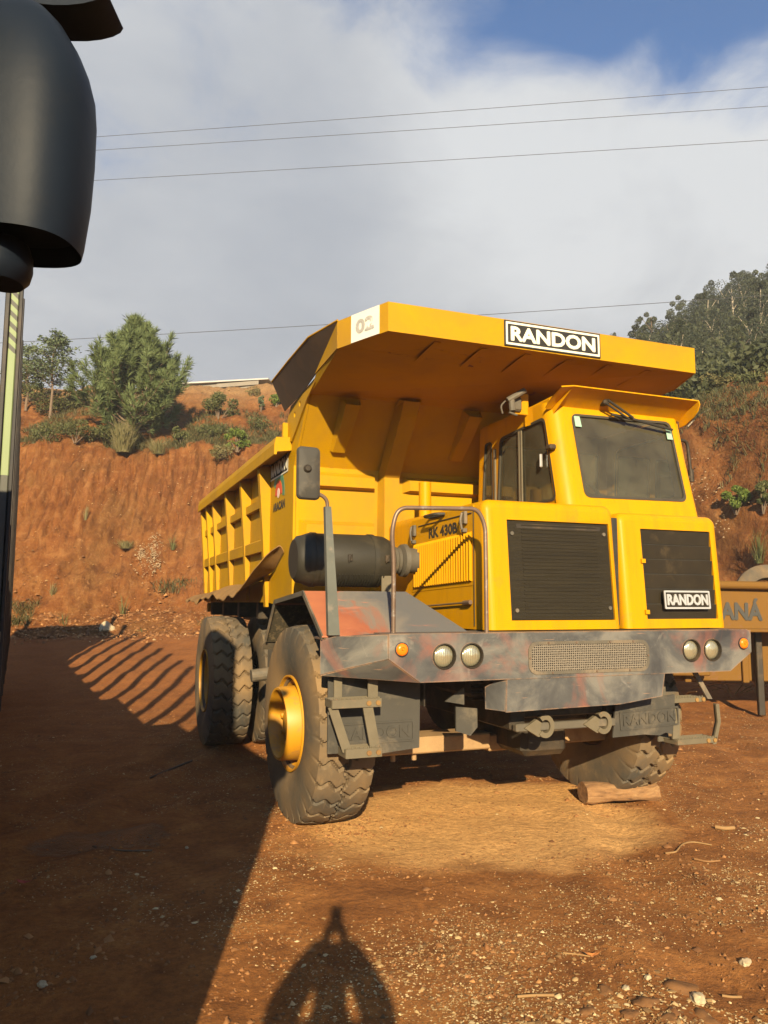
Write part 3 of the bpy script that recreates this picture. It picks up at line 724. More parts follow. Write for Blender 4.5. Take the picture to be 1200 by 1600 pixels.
wheel(-1.79, 0, ST, -1, True, .012); wheel(1.08, -.03, rad(3), 1, True, .02)
wheel(-1.949, 3.64, 0, -1, False); wheel(-1.34, 3.64, 0, -1, False)
wheel(1.949, 3.64, 0, 1, False); wheel(1.34, 3.64, 0, 1, False)

# --- bumper
mb = MB()
lamps = [(-1.226, 1.402), (-1.005, 1.402), (1.005, 1.402), (1.226, 1.402)]
out = [(-1.65, 1.565), (-1.65, 1.39), (-1.41, 1.222), (1.41, 1.222), (1.65, 1.375)] + [(1.65, 1.525), (1.638, 1.551), (1.61, 1.565)]
holed(mb, out, [circ(x, z, .089) for x, z in lamps], FRONT(-1.31), .03)
solid(mb, [(-1.65, -1.278, 1.563), (1.62, -1.278, 1.563), (1.62, -.86, 1.563), (-1.65, -.86, 1.563)], (0, 0, -.02))
solid(mb, [(-1.40, -1.278, 1.224), (1.40, -1.278, 1.224), (1.40, -1.0, 1.224), (-1.40, -1.0, 1.224)], (0, 0, .015))
for s in (-1, 1):
    wx, wy = (2.05, -.99) if s < 0 else (1.90, -.90)
    A, B, C_, Dd = (s*1.652, -1.308, 1.560), (s*1.652, -1.308, 1.392), (s*wx, wy, 1.27), (s*wx, wy, 1.535)
    solid(mb, [A, B, C_, Dd], (-s*.012, .016, 0))
    solid(mb, [(s*1.648, -1.300, 1.388), (s*1.412, -1.300, 1.221), (s*1.55, -1.02, 1.235), (s*(wx-.005), wy+.005, 1.262)], (0, .004, .014))
    solid(mb, [(s*1.645, -1.29, 1.556), (s*(wx-.005), wy+.005, 1.531), (s*(wx-.01), -.80, 1.531), (s*1.645, -.80, 1.556)], (0, 0, -.014))
mb.obj('bumper', BUMPER, T)
mb = MB(); fr = FRONT(-1.302)
solid(mb, [(-.715, -1.304, 1.226), (.735, -1.304, 1.226), (.70, -1.304, 1.045), (.30, -1.304, 1.0), (-.725, -1.304, .985)], (0, .018, 0))
solid(mb, [(-.717, -1.300, 1.215), (-.722, -1.30, .99), (-.83, -1.18, 1.0), (-.83, -1.18, 1.16), (-.78, -1.23, 1.20)], (.008, .010, 0))
solid(mb, [(-.70, -1.285, .995), (.30, -1.285, 1.003), (.25, -.95, .96), (-.6, -.95, .95)], (0, 0, .012))
mb.obj('bumper_apron', BUMPER, T)
vc = frame((.022, -1.317, 1.372), (1, 0, 0), (0, 0, 1))
mb = MB(); ring(mb, rrect(1.11, .245, .075, 6), rrect(1.06, .195, .058, 6), vc, .012); vf = mb.obj('vent_frame', CHASSIS, T)
mb = MB(); plate(mb, rrect(1.07, .205, .06, 6), frame((.022, -1.3145, 1.372), (1, 0, 0), (0, 0, 1)), .004); mb.obj('vent_mesh', VENT, vf)
for px_, pz in [(-.38, .111), (-.13, .111), (.18, .111), (.40, .111), (-.35, -.111), (.05, -.111), (.36, -.111), (-.542, 0), (.542, 0)]:
    mb = MB(); tube(mb, [vc @ Vector((px_, pz, -.002)), vc @ Vector((px_, pz, .006))], .008, 8); mb.obj('vent_bolt', RUSTROD, vf)
for x, z in lamps:
    o = Matrix.Translation((x, -1.31, z)) @ Matrix.Rotation(rad(90), 4, 'Z')
    mb = MB(); lathe(mb, [(.002, .0895), (-.012, .092), (-.014, .084), (.05, .078), (.07, .0)], 32, o @ Matrix.Rotation(0, 4, 'X'))
    xf = Matrix.Translation((x, -1.31, z)) @ Matrix.Rotation(rad(90), 4, 'Z')
    h = mb.obj('headlight', DARKSTEEL, T, True)
    mb = MB(); lathe(mb, [(.048, .082), (.018, .080), (.005, .070), (-.004, .045), (-.008, 0)], 36, xf); mb.obj('lens', LENS, h, True, 80)
for x, z in ((-1.555, 1.455), (1.557, 1.448)):
    xf = Matrix.Translation((x, -1.31, z)) @ Matrix.Rotation(rad(90), 4, 'Z')
    mb = MB(); lathe(mb, [(.0, .050), (-.012, .050), (-.014, .045), (-.006, .043)], 28, xf); ind = mb.obj('indicator', BLACK, T, True)
    mb = MB(); lathe(mb, [(-.004, .044), (-.020, .042), (-.028, .030), (-.030, .018), (-.024, .014), (-.024, .008), (-.034, .006), (-.034, 0)], 28, xf); mb.obj('lens', AMBER, ind, True, 50)
# --- tow hooks and bar
mb = MB(); box(mb, -.52, .40, -1.10, -1.04, .80, .86, .008); mb.obj('tow_bar', CHASSIS, T)
for x in (-.27, .27):
    mb = MB(); m = frame((x, -1.12, .835), (1, 0, 0), (0, 0, 1))
    arc_ = [(.078*math.cos(rad(a)), .088*math.sin(rad(a))) for a in range(-140, 131, 15)] + [(.042*math.cos(rad(a)), .050*math.sin(rad(a))) for a in range(130, -141, -15)]
    plate(mb, arc_, m, .055); plate(mb, [(-.185, -.005), (-.075, .055), (-.035, .03), (-.045, -.025), (-.025, -.062), (-.060, -.078)], Matrix.Translation((0, .008, 0)) @ m, .035); mb.obj('tow_hook', STEPM, T)
mb = MB(); solid(mb, [(-.98, -1.0, 1.0), (-.80, -1.0, .98), (-.80, -1.0, .84), (-.86, -1.0, .78), (-.98, -1.0, .82)], (0, .02, 0))
solid(mb, [(-1.06, -.98, 1.04), (-.90, -.98, 1.14), (-.90, -.98, 1.01)], (0, .02, 0)); mb.obj('under_bracket', FLAP, T)
# --- mud flaps with raised lettering
def mudflap(pts, cx, cz, tilt, y=-.90):
    mb = MB(); solid(mb, [(x, y, z) for x, z in pts], (0, .016, 0)); fl = mb.obj('mud_flap', FLAP, T)
    m = frame((cx, y-.002, cz), (1, 0, tilt), (0, 0, 1))
    mb = MB(); ring(mb, rrect(.60, .155, .012, 2), rrect(.575, .13, .008, 2), Matrix.Translation((0, -.006, 0)) @ m, .008); mb.obj('raised_border', FLAP, fl)
    text_obj('raised_lettering', 'RANDON', .53, .088, m, FLAP, fl, .012, .015)
mudflap([(-1.96, 1.24), (-1.96, .70), (-1.70, .695), (-1.66, .668), (-1.24, .70), (-1.23, 1.22)], -1.585, .83, .0)
mudflap([(.43, .978), (.39, .705), (.70, .712), (.86, .695), (.92, .715), (1.02, .69), (1.03, 1.02)], .76, .84, .03, -1.07)
# --- fold-down steps
def step_set(s):
    st = bpy.data.objects.new('step', None); COL.objects.link(st); st.parent = T
    if s < 0:
        parts = [('hanger', [(-1.665, -1.04, 1.27), (-1.665, -1.04, 1.03)], .075), ('hanger', [(-1.90, -.95, 1.24), (-1.90, -.95, 1.09)], .06),
                 ('arm', [(-1.985, -1.10, 1.05), (-1.875, -1.10, .74)], .07), ('arm', [(-1.735, -1.12, 1.06), (-1.665, -1.12, .71)], .075)]
        treads = [((-2.0, -1.63), -1.13, 1.075, .06), ((-1.90, -1.63), -1.14, .735, .065)]
    else:
        parts = [('hanger', [(1.30, -1.0, 1.23), (1.40, -1.08, .97)], .05), ('hanger', [(.98, -.95, 1.23), (1.0, -.95, .62)], .11),
                 ('arm', [(1.06, -1.06, .90), (1.02, -1.08, .66)], .07), ('arm', [(1.44, -1.12, .93), (1.45, -1.12, .78), (1.39, -1.12, .60)], .035)]
        treads = [((1.0, 1.38), -1.05, .965, .04), ((1.0, 1.42), -1.12, .635, .045)]
    for nm, pth, w in parts:
        mb = MB()
        for a, b in zip(pth[:-1], pth[1:]):
            solid(mb, [(a[0]-w/2, a[1], a[2]), (a[0]+w/2, a[1], a[2]), (b[0]+w/2, b[1], b[2]), (b[0]-w/2, b[1], b[2])], (0, .016, 0))
            solid(mb, [(a[0]+w/2, a[1]+.018, a[2]), (b[0]+w/2, b[1]+.018, b[2]), (b[0]+w/2, b[1]+.06, b[2]), (a[0]+w/2, a[1]+.06, a[2])], (-.01, 0, 0))
        mb.obj(nm, STEPM if s < 0 or nm == 'arm' else CHASSIS, st)
    for (xa, xb), y, z, h in treads:
        mb = MB(); box(mb, xa, xb, y, y+.012, z-h/2, z+h/2, .003)
        for k in range(3): box(mb, xa, xb, y+.05+k*.055, y+.062+k*.055, z+h/2-.02, z+h/2, .003)
        box(mb, xa, xa+.015, y+.012, y+.18, z-h/2, z+h/2-.002, .003); box(mb, xb-.015, xb, y+.012, y+.18, z-h/2, z+h/2-.002, .003)
        n = int((xb-xa)/.03)
        for k in range(n): box(mb, xa+.01+k*.03, xa+.025+k*.03, y+.002, y+.010, z+h/2, z+h/2+.012, .002)
        mb.obj('tread', STEPM, st)
        for xx in (xb-.10, xb-.03):
            mb = MB(); tube(mb, [(xx, y-.010, z), (xx, y+.004, z)], .018, 10); mb.obj('step_bolt', RUSTSHEET, st)
step_set(-1); step_set(1)

# --- fenders
for s in (-1, 1):
    mb = MB(); o = -2.05 if s < 0 else 1.50; t = .012
    PF = [(-1.03, 1.545), (-.50, 1.87), (.46, 1.80), (.80, 1.44)]
    ii = [s*.86, s*1.18, s*1.18, s*1.18] if s < 0 else [.72, .74, .74, .74]
    for k in range(3):
        a, b = PF[k], PF[k+1]
        solid(mb, [(o, a[0], a[1]), (ii[k], a[0], a[1]), (ii[k+1], b[0], b[1]), (o, b[0], b[1])], (0, 0, -t))
    solid(mb, [(ii[0], -1.03, 1.545), (ii[1], -.50, 1.868), (ii[1], -.50, 1.56)], (s*.01, 0, 0))
    fo = mb.obj('fender', FENDER, T)
    mb = MB()
    for k in range(3):
        a, b = PF[k], PF[k+1]
        d = Vector((0, b[0]-a[0], b[1]-a[1])).normalized(); n = Vector((0, d.z, -d.y)) * .035
        solid(mb, [(o+s*.003, a[0], a[1]+.003), (o+s*.003, b[0], b[1]+.003), (o+s*.003, b[0]+n.y, b[1]+n.z), (o+s*.003, a[0]+n.y, a[1]+n.z)], (-s*.012, 0, 0))
    mb.obj('fender_lip', CHASSIS, fo)
    mb = MB()
    for k in range(3):
        a, b = PF[k], PF[k+1]
        solid(mb, [(o-s*.016, a[0]+.012, a[1]-.018), (ii[k], a[0]+.012, a[1]-.018), (ii[k+1], b[0], b[1]-.018), (o-s*.016, b[0], b[1]-.018)], (0, 0, -.006))
    mb.obj('fender_liner', LINER, fo)
    mb = MB(); solid(mb, [(o, .81, 1.435), (s*1.2, .81, 1.435), (s*1.2, .88, 1.37), (o, .88, 1.37)], (0, .02, -.03)); mb.obj('fender_foot', CHASSIS, fo)
    mb = MB(); ix = -1.19 if s < 0 else .73; solid(mb, [(ix, -.9, 1.0), (ix, .8, 1.0), (ix, .8, 1.42), (ix, .46, 1.78), (ix, -.48, 1.85), (ix, -.9, 1.55)], (s*.012, 0, 0)); mb.obj('inner_panel', DARKSTEEL, fo)

# --- engine hood and cab hood
def hood(x0, x1, z0, z1, y0, y1, r, hole, lean):
    mb = MB(); rc = r*1.25
    def arch(i):
        q = max(rc-i*.6, .02); L = [(x0+i, z0)]
        L += [(x0+i+q-q*math.cos(rad(a)), z1-i-q+q*math.sin(rad(a))) for a in (0, 15, 30, 45, 60, 75, 90)]
        L += [(x1-i-q+q*math.sin(rad(a)), z1-i-q+q*math.cos(rad(a))) for a in (0, 15, 30, 45, 60, 75, 90)]
        return L + [(x1-i, z0)]
    def P(x, y, z): return (x, y + lean*(z-z0)*max(0, 1-(y-y0)/.5), z)
    rows = [(r*(1-math.sin(rad(a))), y0+r*(1-math.cos(rad(a)))) for a in (0, 18, 36, 54, 72, 90)] + [(0, y0+.30), (0, y0+.6), (0, y1)]
    v = []; f = []; m = None
    for i, y in rows:
        L = arch(i); m = len(L); v += [P(x, y, z) for x, z in L]
    for k in range(len(rows)-1):
        for j in range(m-1): f.append([k*m+j, (k+1)*m+j, (k+1)*m+j+1, k*m+j+1])
    mb.add(v, f)
    L = arch(r); tri = tessellate_polygon([[Vector((*p, 0)) for p in L], [Vector((*p, 0)) for p in hole]])
    flat = L+list(hole); fv = [P(x, y0, z) for x, z in flat]; ff = []
    for t in tri:
        a, b, c = (flat[q] for q in t); ff.append(list(t) if (b[0]-a[0])*(c[1]-a[1])-(b[1]-a[1])*(c[0]-a[0]) > 0 else list(t)[::-1])
    mb.add(fv, ff)
    n = len(hole); hv = [P(x, y0, z) for x, z in hole] + [(p[0], p[1]+.05, p[2]) for p in [P(x, y0, z) for x, z in hole]]
    mb.add(hv, [[q, (q+1) % n, (q+1) % n+n, q+n] for q in range(n)])
    mb.add([P(x, y1, z) for x, z in arch(0)], [list(range(m))])
    return mb
ln = .072
gl_hole = [(-.535, 1.645), (.44, 1.645), (.44, 2.44), (-.535, 2.44)]
EH = hood(-.74, .505, 1.572, 2.60, -1.09, 1.0, .065, gl_hole, ln).obj('engine_hood', YELLOW, T, True, 50)
gr_hole = [(.77, 1.65), (1.53, 1.65), (1.53, 2.415), (.77, 2.415)]
CH = hood(.548, 1.625, 1.572, 2.552, -1.085, .75, .065, gr_hole, ln).obj('cab_hood', YELLOW, T, True, 50)
mb = MB(); box(mb, .50, .555, -1.0, .9, 1.60, 2.50, .004); mb.obj('hood_seam', BLACK, T)
def leanp(x, y, z): return (x, y+ln*(z-1.572), z)
def grille_plane(y): return frame((0, y, 1.572), (1, 0, 0), (0, ln, 1))
gm = grille_plane(-1.078)
mb = MB(); plate(mb, [(-.53, .078), (.435, .078), (.435, .863), (-.53, .863)], gm, .004); GP = mb.obj('grille', GRILLE, T)
mb = MB(); box(mb, -.45, .37, -1.02, -1.0, 1.66, 2.42, .01); mb.obj('radiator_core', DARKSTEEL, GP)
mb = MB()
for k in range(26):
    z = .10+k*.029
    plate(mb, [(-.40, z), (.32, z), (.32, z+.012), (-.40, z+.012)], Matrix.Translation((0, -.004, 0)) @ gm, .003)
mb.obj('radiator_fin', GRILLE, GP, kind='stuff')
for bx, bz in ((-.49, .76), (.39, .78), (-.48, .15), (.40, .17)):
    mb = MB(); tube(mb, [gm @ Vector((bx, bz, 0)), gm @ Vector((bx, bz, .012))], .016, 10); mb.obj('grille_bolt', CHASSIS, GP)
g2 = grille_plane(-1.062)
mb = MB(); plate(mb, [(.765, .07), (1.535, .07), (1.535, .85), (.765, .85)], g2, .004); GC = mb.obj('cab_grille', BLACK, T)
for k in range(6):
    z0 = .082+k*.127; mb = MB()
    q = [g2 @ Vector(p) for p in ((.775, z0, .004), (1.525, z0, .004), (1.525, z0+.118, .022), (.775, z0+.118, .022))]
    solid(mb, q, (0, .004, -.002)); mb.obj('louvre', LOUVRE, GC)
for z in (.55, .12):
    mb = MB(); m = grille_plane(-1.092); solid(mb, [m @ Vector(p) for p in ((.745, z, 0), (.785, z, 0), (.785, z+.035, 0), (.745, z+.035, 0))], (0, -.012, 0)); mb.obj('grille_hinge', YELLOW, GC)
bm_ = frame((1.17, -1.108, 1.812), (1, 0, 0), (0, ln, 1))
mb = MB(); plate(mb, rrect(.49, .155, .008, 2), bm_, .014); BD = mb.obj('name_badge', LOUVRE, T)
mb = MB(); ring(mb, rrect(.49, .155, .008, 2), rrect(.46, .125, .004, 2), Matrix.Translation((0, -.008, 0)) @ bm_, .010); mb.obj('badge_border', CHROME, BD)
text_obj('badge_lettering', 'RANDON', .43, .088, Matrix.Translation((0, -.004, 0)) @ bm_, CHROME, BD, .014, .010, .004)
# side of the engine hood
SL = LEFT(-.7405)
mb = MB(); plate(mb, [(-.38, 1.88), (.86, 1.92), (.86, 2.565), (-.38, 2.55)], SL, .012)
mb.v = [(x-.004, y, z) for x, y, z in mb.v]; AP = mb.obj('access_panel', YELLOW, T)
for k in range(25):
    y = .30-k*.0465; zt = 2.325+.0012*k; zb = 1.915+.0015*k; mb = MB()
    v = [(-.7455, y+.016, zb), (-.7455, y-.018, zb), (-.7455, y-.018, zt), (-.7455, y+.016, zt), (-.772, y-.016, zb+.012), (-.772, y-.016, zt-.012)]
    mb.add(v, [[0, 4, 5, 3], [1, 2, 5, 4], [0, 1, 4], [3, 5, 2], [0, 3, 2, 1]]); mb.obj('louvre', YELLOW, AP)
mb = MB(); tube(mb, [(-.748, .22, 2.488), (-.748, -.84, 2.503)], .005, 6); mb.obj('panel_seam', BLACK, AP)
mb = MB(); tube(mb, [(-.746, -.868, 1.60), (-.746, -.868, 2.55)], .004, 6); mb.obj('panel_seam', BLACK, AP)
text_obj('panel_lettering', 'RK 430B', .56, .085, frame((-.7455, -.29, 2.405), (0, -1, .012), (0, 0, 1)), BLACKP, AP, .003, .0, .0065)
for y, z in ((.30, 2.43), (-.74, 2.45)):
    mb = MB(); box(mb, -.775, -.746, y-.03, y+.03, z-.03, z+.075, .006); tube(mb, bend([(-.785, y, z+.06), (-.80, y, z), (-.785, y, z-.075)], .03), .010, 8); box(mb, -.785, -.746, y-.025, y+.025, z-.10, z-.065, .006); mb.obj('latch', CHASSIS, AP)
mb = MB(); box(mb, -.762, -.7455, -.33, -.05, 2.532, 2.556, .004); tube(mb, bend([(-.75, -.05, 2.545), (-.83, -.08, 2.545), (-.83, -.32, 2.545), (-.75, -.35, 2.545)], .04), .014, 8); mb.obj('panel_handle', BLACK, AP)
mb = MB(); tube(mb, [(-.765, .30, 1.74), (-.765, -.82, 1.785)], .008, 8); tube(mb, [(-.765, .33, 1.739), (-.765, .24, 1.742)], .02, 8); tube(mb, [(-.765, -.72, 1.781), (-.765, -.84, 1.786)], .018, 8); mb.obj('stay_rod', RUSTROD, AP)
# yellow pipe behind the hood, air cleaner, handrail, mirror
mb = MB(); tube(mb, [(-.51, .60, 2.45), (-.51, .60, 2.97)], .062, 24); mb.obj('exhaust_stack', YELLOW, T, True, 50)
mb = MB(); lathe(mb, [(-1.93, 0), (-1.93, .17), (-1.90, .205), (-1.84, .218), (-1.83, .225), (-1.80, .235), (-1.22, .235), (-1.10, .225), (-1.03, .19), (-1.02, .10), (-1.02, 0)], 44, Matrix.Translation((0, .28, 2.16)))
AC = mb.obj('air_cleaner', CHARCOAL, T, True, 40)
for x in (-1.76, -1.22):
    mb = MB(); lathe(mb, [(x-.02, .236), (x-.02, .243), (x+.02, .243), (x+.02, .236)], 40, Matrix.Translation((0, .28, 2.16))); mb.obj('strap', CHARCOAL, AC, True, 40)
for k in range(17):
    x = -1.56+k*.026; mb = MB(); pth = [(x, .28-.238*math.cos(rad(a)), 2.16-.238*math.sin(rad(a))) for a in range(34, 100, 11)]; tube(mb, pth, .006, 5); mb.obj('casing_rib', CHARCOAL, AC)
for x in (-1.48, -1.13):
    mb = MB(); box(mb, x-.02, x+.02, .03, .05, 2.14, 2.20, .004); tube(mb, [(x-.012, .035, 2.13), (x+.012, .02, 2.20)], .006, 6); mb.obj('clip', DARKSTEEL, AC)
mb = MB(); box(mb, -1.16, -1.06, .10, .12, 1.80, 2.02, .005); box(mb, -1.18, -1.04, .10, .30, 1.78, 1.80, .005); mb.obj('bracket', STEPM, AC)
mb = MB(); lathe(mb, [(-1.04, .11), (-1.0, .12), (-.985, .105), (-.965, .125), (-.95, .105), (-.93, .125), (-.915, .105), (-.90, .15), (-.86, .155), (-.85, .12), (-.735, .115)], 32, Matrix.Translation((0, .28, 2.17))); mb.obj('intake_hose', CHASSIS, AC, True, 40)
mb = MB(); tube(mb, bend([(-1.54, -1.12, 1.56), (-1.55, -1.15, 2.10), (-1.575, -1.17, 2.30), (-1.53, -1.18, 2.47), (-.90, -1.23, 2.485), (-.84, -1.235, 2.36), (-.842, -1.24, 1.56)], .13, 8), .0165, 12); mb.obj('handrail', RUSTROD, T, True, 60)
mp = MB()
for a, b, w0, w1 in (((-1.975, -1.08, 1.55), (-2.02, -1.05, 2.47), .085, .045),):
    solid(mp, [(a[0]-w0/2, a[1], a[2]), (a[0]+w0/2, a[1], a[2]), (b[0]+w1/2, b[1], b[2]), (b[0]-w1/2, b[1], b[2])], (0, .05, 0))
MP = mp.obj('mirror_post', POLE, T)
mb = MB(); tube(mb, bend([(-2.02, -1.03, 2.42), (-2.025, -1.04, 2.53), (-2.17, -1.05, 2.59), (-2.195, -1.06, 2.64), (-2.195, -1.06, 2.74)], .05), .014, 10); mb.obj('mirror_arm', RUSTROD, MP, True, 60)
mb = MB(); mm = frame((-2.172, -1.03, 2.705), (1, .12, 0), (0, .02, 1))
rows = [(1.0, 0), (1.0, .02), (.93, .035), (.62, .052), (.30, .058)]
v = []; o5 = [rrect(.175*k, .385*(1-(1-k)*.75), .035*k, 5) for k, _ in rows]
for L, (_, z) in zip(o5, rows): v += [mm @ Vector((*p, z)) for p in L]
n = len(o5[0]); f = [[k*n+i, k*n+(i+1) % n, (k+1)*n+(i+1) % n, (k+1)*n+i] for k in range(len(rows)-1) for i in range(n)] + [[4*n+i for i in range(n)], list(range(n-1, -1, -1))]
mb.add(v, f); MH = mb.obj('mirror_housing', FLAP, MP, True, 30)
mb = MB(); lathe(mb, [(-.08, 0), (-.08, .018), (-.062, .03), (-.05, .03)], 16, Matrix.Translation((-2.19, -1.03, 2.73)) @ Matrix.Rotation(rad(90), 4, 'Z')); mb.obj('mirror_clamp', DARKSTEEL, MP)
# mirror bracket on the far side of the cab
mb = MB(); tube(mb, bend([(1.60, -.42, 3.38), (1.90, -.40, 3.39), (1.935, -.40, 3.02), (1.62, -.42, 2.95)], .06), .016, 10); tube(mb, [(1.93, -.40, 3.10), (1.935, -.40, 2.98)], .028, 10); mb.obj('mirror_bracket', DARKSTEEL, T, True, 60)

# --- cab
CX0, CX1, CZ0, CZ1, CYB = .12, 1.585, 2.50, 3.56, .68
def cy(z): return -.865 + (z-2.60)*.205                        # raked front
CR = .13
mb = MB(); fm = frame((0, cy(2.60), 2.60), (1, 0, 0), (0, .205, 1)); kz = math.sqrt(1+.205**2)
def fz(z): return (z-2.60)*kz
wsh = rpoly([(.345, fz(2.685)), (1.455, fz(2.70)), (1.435, fz(3.475)), (.33, fz(3.455))], .07, 5)
holed(mb, [(CX0+CR, fz(CZ0)), (CX1-.06, fz(CZ0)), (CX1-.10, fz(CZ1)), (CX0+CR, fz(CZ1))], [wsh], fm, .03)
arc = [rad(a) for a in range(0, 91, 10)]
for x0, sgn, r in ((CX0, 1, CR), (CX1, -1, .06)):
    v = []; f = []
    for z in (CZ0, CZ1):
        tx = 0 if sgn > 0 else -.04*(z-CZ0)/(CZ1-CZ0)
        for a in arc: v.append((x0+tx+sgn*(r-r*math.cos(a)), cy(z)+r-r*math.sin(a), z))
    n = len(arc)
    for k in range(n-1): f.append([k, k+1, n+k+1, n+k] if sgn > 0 else [k+1, k, n+k, n+k+1])
    mb.add(v, f)
lm = LEFT(CX0)
def yz(y, z): return (-y, z)
wf = rpoly([yz(.27, 2.66), yz(-.76, 2.66), yz(-.60, 3.43), yz(.20, 3.39)], .07, 4)
wr = rpoly([yz(.58, 2.66), yz(.355, 2.66), yz(.36, 3.39), yz(.50, 3.39)], .04, 4)
holed(mb, [yz(CYB, CZ0), yz(cy(CZ0)+CR, CZ0), yz(cy(CZ1)+CR, CZ1), yz(CYB-.08, CZ1)], [wf, wr], lm, .03)
rm = frame((CX1, 0, 0), (0, 1, 0), (0, 0, 1))
holed(mb, [(cy(CZ0)+.06, CZ0), (CYB, CZ0), (CYB-.08, CZ1), (cy(CZ1)+.06, CZ1)], [rpoly([(-.60, 2.78), (.35, 2.78), (.30, 3.40), (-.45, 3.40)], .07, 4)], rm, .03)
bmx = frame((0, CYB, 0), (-1, 0, 0), (0, -.075, 1))
holed(mb, [(-CX1+.02, CZ0), (-CX0-.02, CZ0), (-CX0-.02, CZ1-.01), (-CX1+.04, CZ1-.01)], [rpoly([(-1.46, 2.80), (-1.02, 2.80), (-1.02, 3.38), (-1.46, 3.38)], .05, 4), rpoly([(-.95, 2.80), (-.28, 2.80), (-.28, 3.38), (-.95, 3.38)], .05, 4)], bmx, .02)
solid(mb, [(CX0+.02, cy(CZ1)+.02, CZ1-.005), (CX1-.07, cy(CZ1)+.02, CZ1-.005), (CX1-.05, CYB-.09, CZ1-.005), (CX0+.02, CYB-.09, CZ1-.005)], (0, 0, .03))
CAB = mb.obj('cab', YELLOW, T, True, 40)
def pane(outline, m, nm='window', trim=.022, glass_in=.012):
    c = (sum(p[0] for p in outline)/len(outline), sum(p[1] for p in outline)/len(outline))
    xs = [p[0] for p in outline]; ys = [p[1] for p in outline]; kx = 1-2*trim/(max(xs)-min(xs)); ky = 1-2*trim/(max(ys)-min(ys))
    inn = [(c[0]+(p[0]-c[0])*kx, c[1]+(p[1]-c[1])*ky) for p in outline]
    ou = [(c[0]+(p[0]-c[0])*1.004, c[1]+(p[1]-c[1])*1.004) for p in outline]
    up = m.to_3x3() @ Vector((0, 0, 1))
    mb = MB(); n = len(ou)
    v = [m @ Vector((*p, .006)) for p in ou] + [m @ Vector((*p, .006)) for p in inn] + [m @ Vector((*p, -.02)) for p in inn]
    mb.add(v, [[i, (i+1) % n, n+(i+1) % n, n+i] for i in range(n)] + [[n+i, n+(i+1) % n, 2*n+(i+1) % n, 2*n+i] for i in range(n)])
    g = MB(); g.add([m @ Vector((*p, -glass_in)) for p in inn], [list(range(n))])
    w = g.obj(nm, GLASS, T); mb.obj('gasket', GASKET, w); return w
WS = pane(wsh, fm, 'windshield'); WL = pane(wf, lm, 'side_window'); pane(wr, lm, 'side_window', .012); pane(rpoly([(-.60, 2.78), (.35, 2.78), (.30, 3.40), (-.45, 3.40)], .07, 4), rm, 'side_window')
pane(rpoly([(-1.46, 2.80), (-1.02, 2.80), (-1.02, 3.38), (-1.46, 3.38)], .05, 4), bmx, 'rear_window'); pane(rpoly([(-.95, 2.80), (-.28, 2.80), (-.28, 3.38), (-.95, 3.38)], .05, 4), bmx, 'rear_window')
for yy in (-.20, -.16):
    mb = MB(); box(mb, CX0-.010, CX0+.004, yy-.012, yy+.012, 2.68, 3.385, .003); mb.obj('sash_bar', STEPM, WL)
mb = MB(); box(mb, CX0-.016, CX0+.002, .275, .315, 2.66, 3.30, .006); mb.obj('door_edge', STEPM, CAB)
mb = MB(); box(mb, CX0-.03, CX0-.004, -.56, -.54, 2.98, 3.10, .006); mb.obj('window_catch', CHROME, WL)
mb = MB(); box(mb, CX0-.045, CX0+.02, -.745, -.665, 3.11, 3.155, .01); mb.obj('hinge', DARKSTEEL, CAB)
for x, z, w, h in ((.385, 3.385, .058, .10), (1.392, 3.345, .056, .095)):
    mb = MB(); m = Matrix.Translation((0, -.010, 0)) @ fm; z_ = fz(z)
    plate(mb, [(x-w/2, z_-h/2), (x+w/2+.008, z_-h/2), (x+w/2, z_+h/2), (x-w/2, z_+h/2)], m, .003); mb.obj('sticker', STICKER, WS)
# interior
mb = MB(); box(mb, .45, .95, .05, .50, 2.52, 2.72, .05); box(mb, .46, .94, .42, .54, 2.72, 3.22, .05); box(mb, .58, .82, .43, .52, 3.22, 3.36, .04); mb.obj('seat', SEAT, CAB)
mb = MB(); box(mb, 1.05, 1.50, .10, .55, 2.52, 2.85, .05); box(mb, .15, 1.55, -.72, -.50, 2.51, 2.66, .03); mb.obj('dashboard', CABIN, CAB)
mb = MB(); v_ = Matrix.Translation((.72, -.30, 2.78)) @ Matrix.Rotation(rad(62), 4, 'X') @ Matrix.Rotation(rad(90), 4, 'Y')
lathe(mb, [(.016*math.cos(a), .20+.016*math.sin(a)) for a in np.linspace(0, 2*PI, 8, endpoint=False)], 28, v_, closed=True); tube(mb, [(.72, -.50, 2.62), (.72, -.30, 2.78)], .025, 8)
tube(mb, [v_ @ Vector((0, -.2, 0)), v_ @ Vector((0, .2, 0))], .012, 6); mb.obj('steering_wheel', BLACK, CAB)
# brow over the windshield
mb = MB(); v = []; f = []; cols = [(.09, -.02), (.22, 0), (.80, 0), (1.35, 0), (1.585, 0)]
prof = [(-.655, 3.50), (-.70, 3.535), (-.77, 3.575), (-.84, 3.61), (-.915, 3.635)]
for x, dz in cols:
    for y, z in prof: v.append((x, y, z+dz))
    for y, z in prof: v.append((x, y+.006, z+dz+.012))
m = len(prof)
for k in range(len(cols)-1):
    b0, b1 = k*2*m, (k+1)*2*m
    for j in range(m-1):
        f.append([b0+j, b0+j+1, b1+j+1, b1+j]); f.append([b0+m+j+1, b0+m+j, b1+m+j, b1+m+j+1])
    f.append([b0+m-1, b0+2*m-1, b1+2*m-1, b1+m-1]); f.append([b0+m, b0, b1, b1+m])
mb.add(v, f)
solid(mb, [(1.575, -.655, 3.44), (1.575, -.655, 3.53), (1.575, -.76, 3.58), (1.575, -.915, 3.638), (1.575, -.925, 3.60), (1.575, -.90, 3.55), (1.575, -.84, 3.50), (1.575, -.74, 3.45)], (.012, 0, 0))
